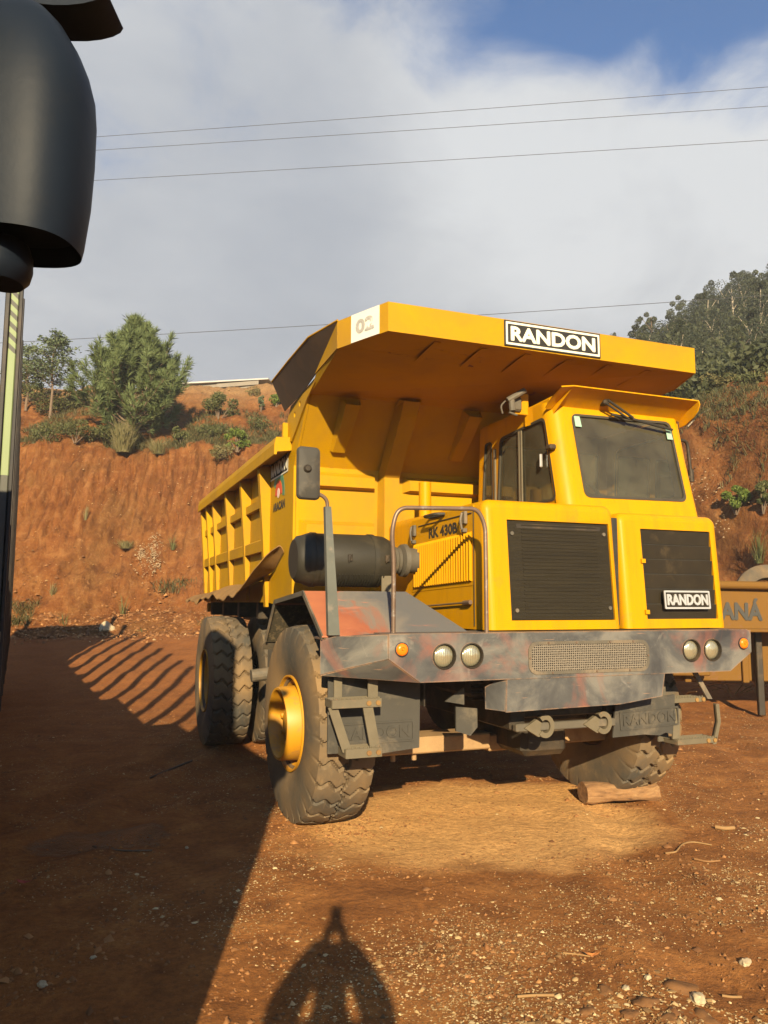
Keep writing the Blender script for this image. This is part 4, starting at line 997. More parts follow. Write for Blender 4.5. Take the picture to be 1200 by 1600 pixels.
solid(mb, [(.215, -.915, 3.645), (.10, -.30, 3.56), (.10, -.30, 3.40), (.16, -.62, 3.41)], (.012, 0, .004))
mb.obj('brow', YELLOW, T, True, 40)
# wiper
WP = None
mb = MB(); box(mb, .615, .675, -.80, -.66, 3.545, 3.605, .012); WP = mb.obj('wiper', DARKSTEEL, T)
mb = MB(); tube(mb, [(.65, -.80, 3.585), (.93, -.79, 3.45)], .012, 8); tube(mb, [(.63, -.79, 3.56), (.88, -.785, 3.44)], .010, 8); mb.obj('wiper_arm', BLACK, WP)
mb = MB(); tube(mb, [(.72, -.755, 3.47), (.94, -.765, 3.445), (1.40, -.755, 3.385)], .014, 8); mb.obj('wiper_blade', BLACK, WP)
# work lamp and wiper motor on the cab corner
mb = MB(); box(mb, -.03, .12, -.34, -.32, 3.50, 3.70, .006); lb = mb.obj('lamp_bracket', YELLOW, T)
mb = MB(); box(mb, -.08, .03, -.38, -.34, 3.52, 3.66, .02); tube(mb, [(-.14, -.40, 3.60), (.02, -.44, 3.70)], .028, 10); tube(mb, [(-.10, -.40, 3.62), (-.10, -.42, 3.50)], .03, 10); tube(mb, [(-.13, -.41, 3.49), (-.05, -.41, 3.47)], .012, 6); tube(mb, bend([(-.15, -.38, 3.60), (-.20, -.38, 3.55), (-.18, -.38, 3.48)], .03), .008, 6); mb.obj('lamp_mount', CHASSIS, lb)

# --- dump body
BX = 1.72
mb = MB()
side = [(1.12, 1.72), (1.12, 3.15), (.60, 3.76), (.30, 3.862), (1.25, 3.80), (1.30, 3.44), (6.70, 3.44), (6.70, 1.78), (2.2, 1.78)]
for s in (-1, 1):
    solid(mb, [(s*BX, y, z) for y, z in side], (-s*.025, 0, 0))
WPF = [(1.12, 1.84), (1.12, 3.15), (.60, 3.76)]
for (ya, za), (yb, zb) in zip(WPF[:-1], WPF[1:]):
    solid(mb, [(-BX+.028, ya, za), (BX-.028, ya, za), (BX-.028, yb, zb), (-BX+.028, yb, zb)], (0, .025, .004))
solid(mb, [(-1.69, 1.10, 1.84), (1.69, 1.10, 1.84), (1.69, 6.6, 1.84), (-1.69, 6.6, 1.84)], (0, 0, -.03))
solid(mb, [(-1.69, 1.06, 1.885), (1.69, 1.06, 1.885), (1.66, 1.118, 1.80), (-1.66, 1.118, 1.80)], (0, .002, -.02))
BODY = mb.obj('dump_body', YBODY, T)
for s in (-1, 1):
    mb = MB(); solid(mb, [(s*1.70, 1.22, 3.46), (s*1.88, 1.22, 3.45), (s*1.90, 1.22, 3.38), (s*1.90, 1.22, 3.27), (s*1.875, 1.22, 3.27), (s*1.87, 1.22, 3.30), (s*1.723, 1.22, 3.32)], (0, 5.5, 0)); mb.obj('top_rail', YBODY, BODY)
    ys_ = [2.12, 3.20, 4.30, 5.42, 6.05, 6.62]
    for k, y in enumerate(ys_):
        zb = 1.73 if k == 0 else 1.80; mb = MB()
        solid(mb, [(s*1.722, y, 3.30), (s*1.862, y, 3.30), (s*1.80, y, 2.5), (s*1.755, y, zb), (s*1.722, y, zb)], (0, .10, 0)); mb.obj('side_rib', YBODY, BODY)
        if k < 5:
            y1 = ys_[k+1]
            for zt, zb2 in ((2.99, 2.86), (2.51, 2.35)):
                mb = MB(); solid(mb, [(s*1.722, y+.102, zt), (s*1.785, y+.102, zt-.035), (s*1.785, y+.102, zb2), (s*1.722, y+.102, zb2)], (0, y1-y-.104, 0)); mb.obj('side_stringer', YBODY, BODY)
    # wing plate that closes the side of the canopy, and its gussets
    mb = MB(); lo_ = [(1.757, -.398, 4.115), (1.74, .28, 3.868), (1.745, .72, 3.80), (1.785, 1.28, 3.735)]; up_ = [(1.757, -.40, 4.121), (1.89, .02, 4.095), (1.915, .62, 4.06), (1.93, 1.25, 4.02)]
    v = [(s*x, y, z) for x, y, z in lo_+up_] + [(s*(x-.008), y, z+.006) for x, y, z in lo_+up_]
    mb.add(v, [[k, k+1, k+5, k+4] for k in range(3)] + [[8+k+4, 8+k+5, 8+k+1, 8+k] for k in range(3)] + [[4+k, 5+k, 13+k, 12+k] for k in range(3)] + [[3, 11, 15, 7]]); mb.obj('wing_plate', BROWNSTEEL, BODY, True, 60)
    mb = MB(); tube(mb, [(s*x, y, z+.008) for x, y, z in up_], .010, 6); mb.obj('wing_edge', YBODY, BODY)
    mb = MB(); solid(mb, [(s*1.758, -.395, 4.12), (s*1.758, -.395, 3.89), (s*1.748, .30, 3.866)], (-s*.012, 0, 0)); mb.obj('canopy_gusset', YBODY, BODY)
    mb = MB(); holed(mb, [(-.34, 3.80), (-1.22, 3.78), (-1.34, 3.66), (-1.34, 3.44), (-1.16, 3.40), (-.62, 3.70)], [circ(-.86, 3.72, .030, 14), circ(-1.05, 3.655, .030, 14)], LEFT(-1.738) if s < 0 else Matrix.Translation((1.738*2, 0, 0)) @ LEFT(-1.738), .014); mb.obj('hanger_plate', YBODY, BODY)
    mb = MB(); box(mb, s*1.74, s*1.80, 1.28, 1.33, 3.36, 3.62, .006); mb.obj('hanger_lug', YBODY, BODY)
# front wall: channels and ledges
for x in (-.70, .70):
    w0, w1, p = .125, .085, .13; mb = MB(); V_ = []
    path = [(1.12, 1.90, .20), (1.12, 2.45, .125), (1.12, 3.10, .115), (.66, 3.70, .12), (.52, 3.765, .12)]
    for i, (y, z, w) in enumerate(path):
        ny, nz = (-1, 0) if i < 2 else ((-.85, -.25) if i == 2 else (-.75, -.65) if i == 3 else (-.3, -.1))
        V_ += [(x-w, y, z), (x-w*.72, y+ny*p, z+nz*p), (x+w*.72, y+ny*p, z+nz*p), (x+w, y, z)]
    f = [[0, 1, 2, 3]]
    for i in range(len(path)-1):
        for j in range(3): f.append([i*4+j, (i+1)*4+j, (i+1)*4+j+1, i*4+j+1])
    mb.add(V_, f); mb.obj('front_channel', YBODY, BODY)
for x in (-1.30, .02, 1.30):
    mb = MB(); V_ = []
    for y, z, w, p in ((.98, 3.30, .085, .03), (.78, 3.56, .09, .11), (.60, 3.75, .10, .13)):
        V_ += [(x-w, y, z), (x-w*.75, y-p*.75, z-p*.65), (x+w*.75, y-p*.75, z-p*.65), (x+w, y, z)]
    mb.add(V_, [[0, 1, 2, 3]] + [[i*4+j, (i+1)*4+j, (i+1)*4+j+1, i*4+j+1] for i in range(2) for j in range(3)]); mb.obj('bend_gusset', YBODY, BODY)
for xa, xb in ((-1.66, -.86), (-.54, .54), (.86, 1.66)):
    for zt, zb in ((3.10, 2.93), (2.60, 2.44)):
        mb = MB(); e = .06
        v = [(xa, 1.118, zt), (xb, 1.118, zt), (xb, 1.118, zb), (xa, 1.118, zb), (xa+e, 1.04, zt-.045), (xb-e*.3, 1.04, zt-.045), (xb-e*.3, 1.04, zb+.02), (xa+e, 1.04, zb+.02)]
        mb.add(v, [[0, 4, 5, 1], [4, 7, 6, 5], [7, 3, 2, 6], [0, 3, 7, 4], [1, 5, 6, 2]]); mb.obj('front_ledge', YBODY, BODY)
# bent rock deflector sheet along the lower side
for s in (-1, 1):
    V_ = []; ns = 60
    for k in range(ns+1):
        t = k/ns; y = 1.42+t*5.35
        w = .014*math.sin(t*31)+.020*math.sin(t*13+1)+.012*math.sin(t*57)
        zi = lerp([1.42, 1.8, 2.4, 6.8], [2.30, 2.13, 2.05, 1.90], y) + w*.4
        zo = lerp([1.42, 1.7, 2.15, 2.6, 6.8], [2.33, 2.13, 1.90, 1.86, 1.79], y) + w*1.4
        xo = lerp([1.42, 1.8, 2.2, 6.8], [1.80, 1.98, 2.06, 2.05], y)
        for q in range(5): a = q/4; V_.append((s*(1.735*(1-a)+xo*a), y, zi*(1-a)+zo*a + .03*math.sin(a*PI)))
    n0 = len(V_); V_ += [(x, y, z-.012) for x, y, z in V_]; f = []
    for k in range(ns):
        for q in range(4):
            a = k*5+q; f.append([a, a+1, a+6, a+5]); f.append([n0+a, n0+a+5, n0+a+6, n0+a+1])
        a = k*5+4; f.append([a, n0+a, n0+a+5, a+5])
    f.append([0, n0, n0+1, 1]); f += [[q, n0+q, n0+q+1, q+1] for q in range(1, 4)]
    mb = MB(); mb.add(V_, f); mb.obj('rock_sheet', RUSTSHEET, BODY, True, 40)
mb = MB(); box(mb, -1.15, 1.15, 1.5, 6.5, 1.50, 1.80, .02)
for y in (1.7, 2.9, 4.1, 5.3, 6.4): box(mb, -1.68, 1.68, y-.07, y+.07, 1.58, 1.805, .01)
mb.obj('body_subframe', DARKSTEEL, BODY)
mb = MB(); tube(mb, [(-1.72, 6.55, 1.70), (1.72, 6.55, 1.70)], .075, 16); mb.obj('pivot_tube', YBODY, BODY)
# canopy
mb = MB()
LB = [(-1.757, -.40), (-1.52, -.954), (1.52, -.954), (1.757, -.40)]
solid(mb, [(-1.70, .60, 3.758), (-1.74, .27, 3.855), (-1.745, -.39, 3.888), (-1.512, -.94, 3.888), (1.512, -.94, 3.888), (1.745, -.39, 3.888), (1.74, .27, 3.855), (1.70, .60, 3.758)], (0, .004, .02))
for (xa, ya), (xb, yb) in zip(LB[:-1], LB[1:]):
    d = Vector((xb-xa, yb-ya, 0)).normalized(); n = Vector((-d.y, d.x, 0))
    solid(mb, [(xa, ya, 3.884), (xb, yb, 3.884), (xb, yb, 4.122), (xa, ya, 4.122)], n*.015)
solid(mb, [(-1.75, -.385, 4.121), (-1.513, -.937, 4.121), (1.513, -.937, 4.121), (1.75, -.385, 4.121), (1.62, -.30, 4.121), (1.43, -.80, 4.121), (-1.43, -.80, 4.121), (-1.62, -.30, 4.121)], (0, 0, -.012))
CAN = mb.obj('canopy', YBODY, T)
for x in (-1.05, -.62, -.2, .22, .64, 1.06):
    mb = MB(); solid(mb, [(x-.03, -.86, 3.884), (x+.03, -.86, 3.884), (x+.05, -.42, 3.852), (x-.01, -.42, 3.852)], (0, 0, -.003)); mb.obj('stiffener', YBODY, CAN)
mb = MB(); box(mb, -.49, .465, -.966, -.956, 3.895, 4.115, .003); NP = mb.obj('name_plate', BLACKP, T)
npm = frame((-.012, -.967, 4.005), (1, 0, 0), (0, 0, 1))
mb = MB(); ring(mb, rrect(.93, .195, .004, 1), rrect(.895, .160, .003, 1), npm, .003); mb.obj('plate_border', LETTER, NP)
text_obj('plate_lettering', 'RANDON', .83, .118, npm, LETTER, NP, .004, .012, .005)
d = Vector((-1.757+1.52, -.40+.954, 0)).normalized(); bn = Vector((-d.y, d.x, 0)) * -1
if bn.y > 0: bn = -bn
bc = Vector((-1.52, -.954, 0)) + d*.262; bc.z = 4.003
b2 = frame(bc+bn*-.0, -d, (0, 0, 1)); sgn = 1 if (b2.to_3x3() @ Vector((0, 0, 1))).dot(bn) > 0 else -1
if sgn < 0: bn = -bn
mb = MB(); plate(mb, [(-.165, -.117), (.165, -.117), (.165, .117), (-.165, .117)], Matrix.Translation(bn*.005) @ b2, .004); NPL = mb.obj('number_plate', WHITE, T)
text_obj('plate_number', '02', .20, .105, Matrix.Translation(bn*.007) @ b2, FADED, NPL, .003, .0, .008)
# decals on the near side
dm = frame((-1.7245, 1.74, 3.235), (0, -1, 0), (0, 0, 1))
mb = MB(); plate(mb, rrect(.80, .22, .004, 1), dm, .002); DP = mb.obj('side_plate', BLACKP, T)
text_obj('plate_lettering', 'RANDON', .70, .125, Matrix.Translation((-.002, 0, -.003)) @ dm, LETTER, DP, .002, .0, .008)
mb = MB(); ring(mb, rrect(.80, .22, .004, 1), rrect(.77, .188, .003, 1), Matrix.Translation((-.002, 0, 0)) @ dm, .002); mb.obj('plate_border', LETTER, DP)
dm2 = frame((-1.7245, 1.74, 2.93), (0, -1, 0), (0, 0, 1))
def arcpoly(r0, r1, a0, a1, sx=1.0, sy=1.0, n=24):
    A = [rad(a0+(a1-a0)*i/n) for i in range(n+1)]
    return [(sx*r1*math.cos(a), sy*r1*math.sin(a)) for a in A] + [(sx*r0*math.cos(a), sy*r0*math.sin(a)) for a in A[::-1]]
mb = MB(); plate(mb, arcpoly(.175, .265, -8, 150), dm2, .002); EM = mb.obj('rainbow_emblem', GREENP, T)
mb = MB(); plate(mb, arcpoly(.07, .155, 0, 180), dm2, .002); mb.obj('emblem_arc', REDP, EM)
mb = MB(); plate(mb, circ(.0, .02, .055, 20), Matrix.Translation((-.0015, 0, 0)) @ dm2, .002); mb.obj('emblem_centre', PINKP, EM)
text_obj('emblem_lettering', 'ARACAN', .52, .085, frame((-1.7245, 1.72, 2.81), (0, -1, 0), (0, 0, 1)), BLACKP, EM, .002, .0, .005)

# ------------------------------------------------------------------ dark log truck parked beside the viewer
LR = uv(-.055-.4715*1.1, 1.1, 0); LRZ = -(YAW + math.atan(-.4715))
K = thing('log_truck', 'dark timber truck at the left edge with a big black mirror and tall shade-striped stakes', 'log truck', (LR.x, LR.y, 0), LRZ)
mb = MB(); box(mb, -2.45, -.06, .02, 2.15, .75, 2.95, .12); mb.obj('cab', LOGTRUCK, K)
mb = MB(); box(mb, -2.30, -.25, -.05, .05, .45, .95, .05); mb.obj('front_bumper', LOGTRUCK, K)
mb = MB(); box(mb, -2.2, -.30, .0, .03, 1.75, 2.65, .04); mb.obj('windshield', GLASS, K)
mb = MB(); box(mb, -2.4, -.10, 2.45, 2.60, .9, 3.05, .02); mb.obj('headboard', LOGTRUCK, K)
mb = MB(); box(mb, -.52, -.12, 1.75, 2.42, 2.9, 3.92, .05); mb.obj('shade_column', LOGTRUCK, K)  # unseen tall column added to shade the dump truck's rear tyre
mb = MB(); box(mb, -1.75, -.75, .3, 16.2, .80, 1.10, .02); mb.obj('chassis', LOGTRUCK, K)
mb = MB(); box(mb, -2.40, -.10, 2.7, 15.9, 1.30, 1.42, .02); mb.obj('deck', LOGTRUCK, K)
for y0, y1, z in ((2.75, 4.6, 2.6), (4.7, 8.6, 2.15), (8.7, 15.8, 1.85)):
    mb = MB(); box(mb, -2.36, -.22, y0, y1, 1.425, z, .05); mb.obj('load_bed', LOGTRUCK, K)
mb = MB(); box(mb, -2.38, -.10, 14.6, 16.0, 1.43, 3.55, .03); mb.obj('rear_box', LOGTRUCK, K)
for i in range(12):
    y = 4.0+i*1.04
    for x in (-.105, -2.40):
        mb = MB(); box(mb, x+.03, x+.078, y, y+.03, 1.2, 4.0, .006); st = mb.obj('stake', STAKESHADE, K)
        mb = MB(); box(mb, x+.0, x+.028, y-.012, y+.10, 1.0, 4.06, .005); box(mb, x+.078, x+.102, y-.012, y+.10, 1.0, 4.06, .005); box(mb, x+.030, x+.076, y+.04, y+.08, 1.0, 4.02, .005); mb.obj('stake_frame', LOGTRUCK, st)
mb = MB(); box(mb, -.12, -.02, 3.0, 15.6, 1.52, 1.62, .02); box(mb, -.12, -.04, 3.0, 15.6, 1.05, 1.25, .02); mb.obj('side_rail', LOGTRUCK, K)
for y in (1.0, 4.3, 5.6, 11.6, 12.9, 14.2):
    for x in (-.32, -2.18):
        mb = MB(); lathe(mb, [(-.15, .0), (-.15, .28), (-.15, .46), (-.10, .51), (.10, .51), (.15, .46), (.15, .28), (.10, .26), (.08, 0)], 32, Matrix.Translation((x, y, .51))); mb.obj('wheel', RUBBER, K, True, 40)
mb = MB(); box(mb, -.55, -.05, 11.0, 14.9, 1.10, 1.16, .02); box(mb, -.55, -.03, 14.85, 14.95, .5, 1.16, .02); box(mb, -.50, -.03, 6.3, 6.38, .35, 1.25, .02); mb.obj('mudguard', LOGTRUCK, K)
# big mirror on the near corner of its cab: housing built ring by ring, open at the bottom
mc = at(28, 235, 1.34); Mi = K.matrix_world
KM = Matrix.Translation((LR.x, LR.y, 0)) @ Matrix.Rotation(LRZ, 4, 'Z'); Kinv = KM.inverted()
H_ = []; SEG = 40
prof = [(0.0, .93), (.02, .955), (.10, 1.01), (.18, 1.03), (.26, 1.03), (.31, 1.0), (.35, .93), (.39, .82), (.43, .66), (.46, .48), (.485, .24), (.49, .0)]
zb_ = 2.417; uL = -.86; uRv = -.552
wid = uRv-uL
for h, k in prof:
    for i in range(SEG):
        a = 2*PI*i/SEG; ca, sa = math.cos(a), math.sin(a)
        su = math.copysign(abs(ca)**.62, ca); sv = math.copysign(abs(sa)**.75, sa)
        uu = uRv - wid/2 + wid/2*su*(k if ca > 0 else 1) ; vv = 1.35 + .100*sv*k
        tilt = -.06*(uu-uRv)
        p = uv(uu, vv, zb_+h+tilt*(1-h)); H_.append(Kinv @ p)
mb = MB(); n = SEG; f = [[k*n+i, k*n+(i+1) % n, (k+1)*n+(i+1) % n, (k+1)*n+i] for k in range(len(prof)-1) for i in range(n)]
inner = []
for i in range(SEG):
    p = H_[i]; c = sum((Vector(q) for q in H_[:SEG]), Vector())/SEG; inner.append(c + (Vector(p)-c)*.90 + Vector((0, 0, .035)))
mb.add(list(H_)+inner, f + [[(i+1) % n, i, len(prof)*n+i, len(prof)*n+(i+1) % n] for i in range(n)] + [[len(prof)*n+i for i in range(n-1, -1, -1)]])
MS = mb.obj('mirror_housing', MIRRORSHELL, K, True, 45)
mb = MB(); lo = at(14, 392, 1.36); lo.z -= .035; top_ = []
for h, k in ((0, .72), (.012, .92), (.03, 1.0), (.055, .98), (.075, .86)):
    for i in range(28):
        a = 2*PI*i/28; top_.append(Kinv @ (lo + RH*(.052*k*math.cos(a)-.012) + FH*(.06*k*math.sin(a)) + Vector((0, 0, h-.028+.0*k))))
mb.add(top_, [[k*28+i, k*28+(i+1) % 28, (k+1)*28+(i+1) % 28, (k+1)*28+i] for k in range(4) for i in range(28)] + [list(range(27, -1, -1)), [4*28+i for i in range(28)]])
mb.obj('kerb_mirror', MIRRORSHELL, K, True, 45)
mb = MB(); p1 = Kinv @ at(100, -18, 1.34); p2 = Kinv @ at(165, 8, 1.34)
a0 = at(95, -14, 1.40); pts_ = [Kinv @ (a0 + RH*(.09*math.cos(rad(t))*1.0) + Vector((0, 0, .030*math.sin(rad(t))))) for t in range(0, 360, 20)]
solid(mb, pts_, Kinv.to_3x3() @ (FH*.10)); mb.obj('mirror_bracket', MIRRORSHELL, K, True, 40)
for a_, b_ in ((at(40, -40, 1.42), (-.12, .25, 2.80)), (at(10, 380, 1.42), (-.10, .30, 2.25))):
    mb = MB(); tube(mb, [Kinv @ a_, Vector(b_)], .021, 10); mb.obj('mirror_arm', MIRRORSHELL, K, True, 40)

# ------------------------------------------------------------------ the person taking the picture
P0 = uv(-.06, -.38, 0)
PB = thing('person', 'person in dark clothes holding a phone up with both raised arms', 'person', (P0.x, P0.y, 0), -YAW)
def skin(name, pts, edges, rad_, mat, parent, sub=2):
    me = bpy.data.meshes.new(name); me.from_pydata(pts, edges, []); o = bpy.data.objects.new(name, me); COL.objects.link(o)
    m = o.modifiers.new('skin', 'SKIN'); me.skin_vertices.new(name='') if not me.skin_vertices else None
    for i, r in enumerate(rad_):
        me.skin_vertices[0].data[i].radius = (r, r) if not isinstance(r, tuple) else r
    me.skin_vertices[0].data[0].use_root = True; m.use_smooth_shade = True
    s_ = o.modifiers.new('sub', 'SUBSURF'); s_.levels = sub; s_.render_levels = sub
    me.materials.append(mat); o.parent = parent; return o
pts = [(0, 0, .92), (0, .0, 1.08), (0, .0, 1.26), (0, .02, 1.42), (0, .05, 1.52), (0, .07, 1.59), (0, .09, 1.69), (0, .09, 1.76)]
ed = [(i, i+1) for i in range(7)]; rr = [(.19, .14), (.19, .14), (.21, .14), (.18, .12), (.075, .07), (.085, .09), (.09, .10), (.055, .06)]
for s in (-1, 1):
    b = len(pts)
    pts += [(s*.17, .02, 1.43), (s*.23, .10, 1.50), (s*.13, .20, 1.64), (s*.055, .27, 1.74)]; ed += [(3, b), (b, b+1), (b+1, b+2), (b+2, b+3)]; rr += [.10, .095, .075, .046]
    b = len(pts)
    pts += [(s*.10, 0, .82), (s*.12, .01, .48), (s*.13, -.01, .10), (s*.14, .12, .05)]; ed += [(0, b), (b, b+1), (b+1, b+2), (b+2, b+3)]; rr += [.12, .09, .06, .045]
skin('body', pts, ed, rr, CLOTH, PB)
for s in (-1, 1):
    pts = [(s*.06, .27, 1.72), (s*.045, .285, 1.765), (s*.03, .30, 1.80)]; ed = [(0, 1), (1, 2)]; rr = [.026, .034, .02]
    for q, (dx, dz, ln_) in enumerate(((.010, .0, .05), (.004, .012, .055), (-.002, .022, .055), (-.008, .03, .045))):
        b = len(pts); pts += [(s*(.02+dx), .31, 1.795+dz), (s*(dx-.012), .315, 1.80+dz)]; ed += [(2, b), (b, b+1)]; rr += [.010, .008]
    b = len(pts); pts += [(s*.04, .285, 1.80), (s*.025, .27, 1.83)]; ed += [(1, b), (b, b+1)]; rr += [.012, .009]
    skin('hand', pts, ed, rr, SKIN, PB, 1)
mb = MB(); lathe(mb, [(0, .105), (.05, .10), (.09, .07), (.11, 0)], 20, Matrix.Translation((0, .07, 1.70)) @ Matrix.Rotation(rad(-90), 4, 'Y')); mb.obj('hair', HAIR, PB, True)
mb = MB(); box(mb, -.037, .037, .318, .327, 1.755, 1.905, .003); mb.obj('phone', BLACK, PB)

# ------------------------------------------------------------------ ochre skip body at the right with a worn tyre in it
B0 = at(1165, 985, 12.6); B0.z = 0
KB = thing('dump_body_wreck', 'faded ochre steel tipper body with stencilled letters standing behind the yellow truck', 'tipper body', B0[:], -YAW+rad(-6))
mb = MB(); solid(mb, [(-2.2, 0, 1.36), (2.6, 0, 1.36), (2.6, 0.02, 2.02), (-2.2, .02, 2.08)], (0, .05, 0)); solid(mb, [(-2.2, .05, 1.38), (2.6, .05, 1.38), (2.6, 2.2, 1.38), (-2.2, 2.2, 1.38)], (0, 0, .04))
solid(mb, [(-2.2, 2.2, 1.38), (2.6, 2.2, 1.38), (2.6, 2.2, 2.05), (-2.2, 2.2, 2.05)], (0, .05, 0)); solid(mb, [(-2.2, .05, 1.42), (-2.2, 2.2, 1.42), (-2.2, 2.2, 2.05), (-2.2, .05, 2.05)], (.05, 0, 0))
SB = mb.obj('side_wall', BINM, KB)
mb = MB(); tube(mb, [(-2.25, -.06, 2.12), (2.7, -.06, 2.02)], .065, 14); mb.obj('top_rim', BINM, KB)
mb = MB(); box(mb, -2.2, 2.6, -.30, .02, 1.335, 1.385, .012); mb.obj('lower_ledge', BINM, KB)
mb = MB(); box(mb, -2.1, 2.6, .34, .42, .52, 1.37, .015); box(mb, -.9, -.8, .26, .338, .50, 1.3, .01); box(mb, .02, .12, .28, .338, .5, 1.33, .01); mb.obj('chassis_web', BINM, KB)
mb = MB(); box(mb, -1.15, -.55, .06, .2, .62, .95, .02); mb.obj('hinge_block', BINM, KB)
for x in (.20, 2.2, -2.0):
    mb = MB(); box(mb, x, x+.10, .15, .25, 0, 1.33, .01); mb.obj('leg', DARKSTEEL, KB)
text_obj('stencil_lettering', 'PARAN\u00c1', 1.12, .33, frame((-.30, -.003, 1.70), (1, 0, -.025), (0, .03, 1)), BLACKP, KB, .004, .0, .014)
ty = at(1190, 905, 13.6)
mb = MB(); lathe(mb, [(-.13, .30), (-.15, .40), (-.13, .50), (-.09, .535), (.09, .535), (.13, .50), (.15, .40), (.13, .30), (.11, .29), (-.11, .29)], 40, closed=True)
TO = mb.obj('old_tyre', RUBBER, None, True, 40); TO.location = (ty.x+.1, ty.y, 1.42+.50); TO.rotation_euler = (0, rad(8), rad(58)); tag(TO, 'worn grey tyre standing in the ochre tipper body', 'tyre')

# ------------------------------------------------------------------ wood chock, stones, sticks
def stone_mesh(name, mat, seed, sx, sy, sz, sub=3):
    import bmesh
    bm = bmesh.new(); bmesh.ops.create_icosphere(bm, subdivisions=sub, radius=1)
    for v in bm.verts:
        k = 1 + 0.38*mnoise.fractal(v.co*1.3 + Vector((seed*3.1, seed*1.7, 0)), 1, 2.2, 3)
        v.co = Vector((v.co.x*sx*k, v.co.y*sy*k, v.co.z*sz*k))
    for f_ in bm.faces: f_.smooth = True
    me = bpy.data.meshes.new(name); bm.to_mesh(me); bm.free(); me.set_sharp_from_angle(angle=rad(32)); me.materials.append(mat); return me
def ground_at(x, y):
    d = Vector((x, y, 0))-CAM; return ground_z(d.dot(RH), d.dot(FH))
def stone(px, py, size, label, mat=STONE, sz=.55, seed=None, group=None, name='stone'):
    o_ = CAM; d = at(px, py, 1.0)-CAM
    t = -CAM.z/d.z if d.z < -1e-3 else 20
    for _ in range(6):
        p = CAM+d*t; t = (ground_at(p.x, p.y)-CAM.z)/d.z
    p = CAM+d*t; me = stone_mesh(name, mat, seed or px*.01, size, size*.7, size*sz)
    o = link(name, me); o.location = (p.x, p.y, ground_at(p.x, p.y)+size*sz*(-.25 if mat is BROWNSTONE else .2)); o.rotation_euler = (0, 0, px*.37); tag(o, label, 'stone', group); return o
# log chock against the front tyre
mb = MB(); a, b = Vector((.60, -.34, .105)), Vector((1.30, -.46, .085)); path = [a+(b-a)*t for t in np.linspace(0, 1, 12)]
n = 18; v = []; ax_ = (b-a).normalized(); sd_ = Vector((-ax_.y, ax_.x, 0))
for i, p in enumerate(path):
    t = i/11
    for k in range(n):
        q = 2*PI*k/n; ca, sa = math.cos(q), math.sin(q)
        r = (.088+.012*math.sin(t*6+1)+.016*fbm(ca*2, sa*2, t*4, 3)) * (1.1 if sa < 0 else 1.0 - .12*t)
        v.append(p + sd_*ca*r*1.05 + Vector((0, 0, 1))*sa*r*0.9)
mb.add(v, [[i*n+k, i*n+(k+1) % n, (i+1)*n+(k+1) % n, (i+1)*n+k] for i in range(11) for k in range(n)] + [list(range(n-1, -1, -1)), [11*n+k for k in range(n)]])
tag(mb.obj('log_chock', LOGWOOD, None, True, 50), 'pale split log wedged in front of the truck wheel', 'log')
def stick(pxs, r, label, mat=STICK, cat='stick', name='stick', lift=.004):
    P_ = []
    for px, py in pxs:
        d = at(px, py, 1.0)-CAM; p = CAM+d*(-CAM.z/d.z); p.z = ground_at(p.x, p.y)+r*.8+lift; P_.append(p)
    mb = MB(); n_ = len(P_); tube(mb, bend(P_, .15, 5), r, 7); o = mb.obj(name, mat, None, True, 60); tag(o, label, cat); return o
stick([(808, 1561), (838, 1559), (866, 1560)], .007, 'straight pale stick lying on the gravel near the viewer')
stick([(1040, 1332), (1056, 1334), (1066, 1320), (1082, 1313), (1112, 1318)], .0065, 'thin curled root lying on the edge of the sandy patch', STICK)
stick([(1118, 1294), (1132, 1296), (1147, 1295)], .016, 'short thick pale stick on the gravel right of the log chock')
stick([(1128, 1548), (1142, 1550), (1158, 1549)], .006, 'thin pale twig beside the white pebbles')
stick([(880, 1492), (905, 1494), (922, 1497)], .004, 'thin straw next to the orange leaf')
stick([(145, 1321), (190, 1330), (238, 1327)], .006, 'dark twig at the near edge of the puddle', BARK)
stick([(235, 1211), (270, 1198), (300, 1192)], .012, 'dark stick lying in the shade beyond the puddle', BARK)
stick([(1085, 1345), (1105, 1349), (1125, 1347)], .007, 'reddish curved twig on the gravel below the curled root', WOOD)
def leaf(px, py, w, label, mat):
    d = at(px, py, 1.0)-CAM; p = CAM+d*(-CAM.z/d.z); z = ground_at(p.x, p.y)
    mb = MB(); v = []; L_ = [(-1, 0), (-.5, .32), (.1, .38), (.6, .25), (1, 0), (.6, -.25), (.1, -.36), (-.5, -.3)]
    for x, y in L_: v.append((x*w, y*w, .012+.018*x*x))
    v.append((0, 0, .006)); mb.add(v, [[i, (i+1) % 8, 8] for i in range(8)]); o = mb.obj('fallen_leaf', mat); o.location = (p.x, p.y, z+.006); o.rotation_euler = (0, 0, -YAW); tag(o, label, 'leaf')
leaf(925, 1498, .045, 'orange dry leaf on the gravel near the viewer', simple('orange_leaf', (.52, .19, .05), .7, 0, .15, 20, .1))
leaf(38, 1386, .055, 'dark red leaf on the shaded ground at the left', simple('red_leaf', (.34, .055, .04), .7, 0, .15, 20, .1))
for i, (px, py, sz_, lab) in enumerate([(1090, 1563, .045, 'largest white stone at the lower right, flat and long'), (1012, 1528, .020, 'square white pebble left of the flat white stone'),
        (1034, 1262, .0, ''), (66, 1540, .028, 'white pebble on the shaded ground in the lower left corner'), (145, 1497, .018, 'small white pebble in the shade right of the red leaf'),
        (1165, 1505, .035, 'white stone at the right edge of the gravel'), (978, 1545, .022, 'white pebble beside the brown stones at the bottom'), (292, 1325, .018, 'white pebble in the shade right of the puddle')]):
    if sz_ > 0: stone(px, py, sz_, lab, STONE)
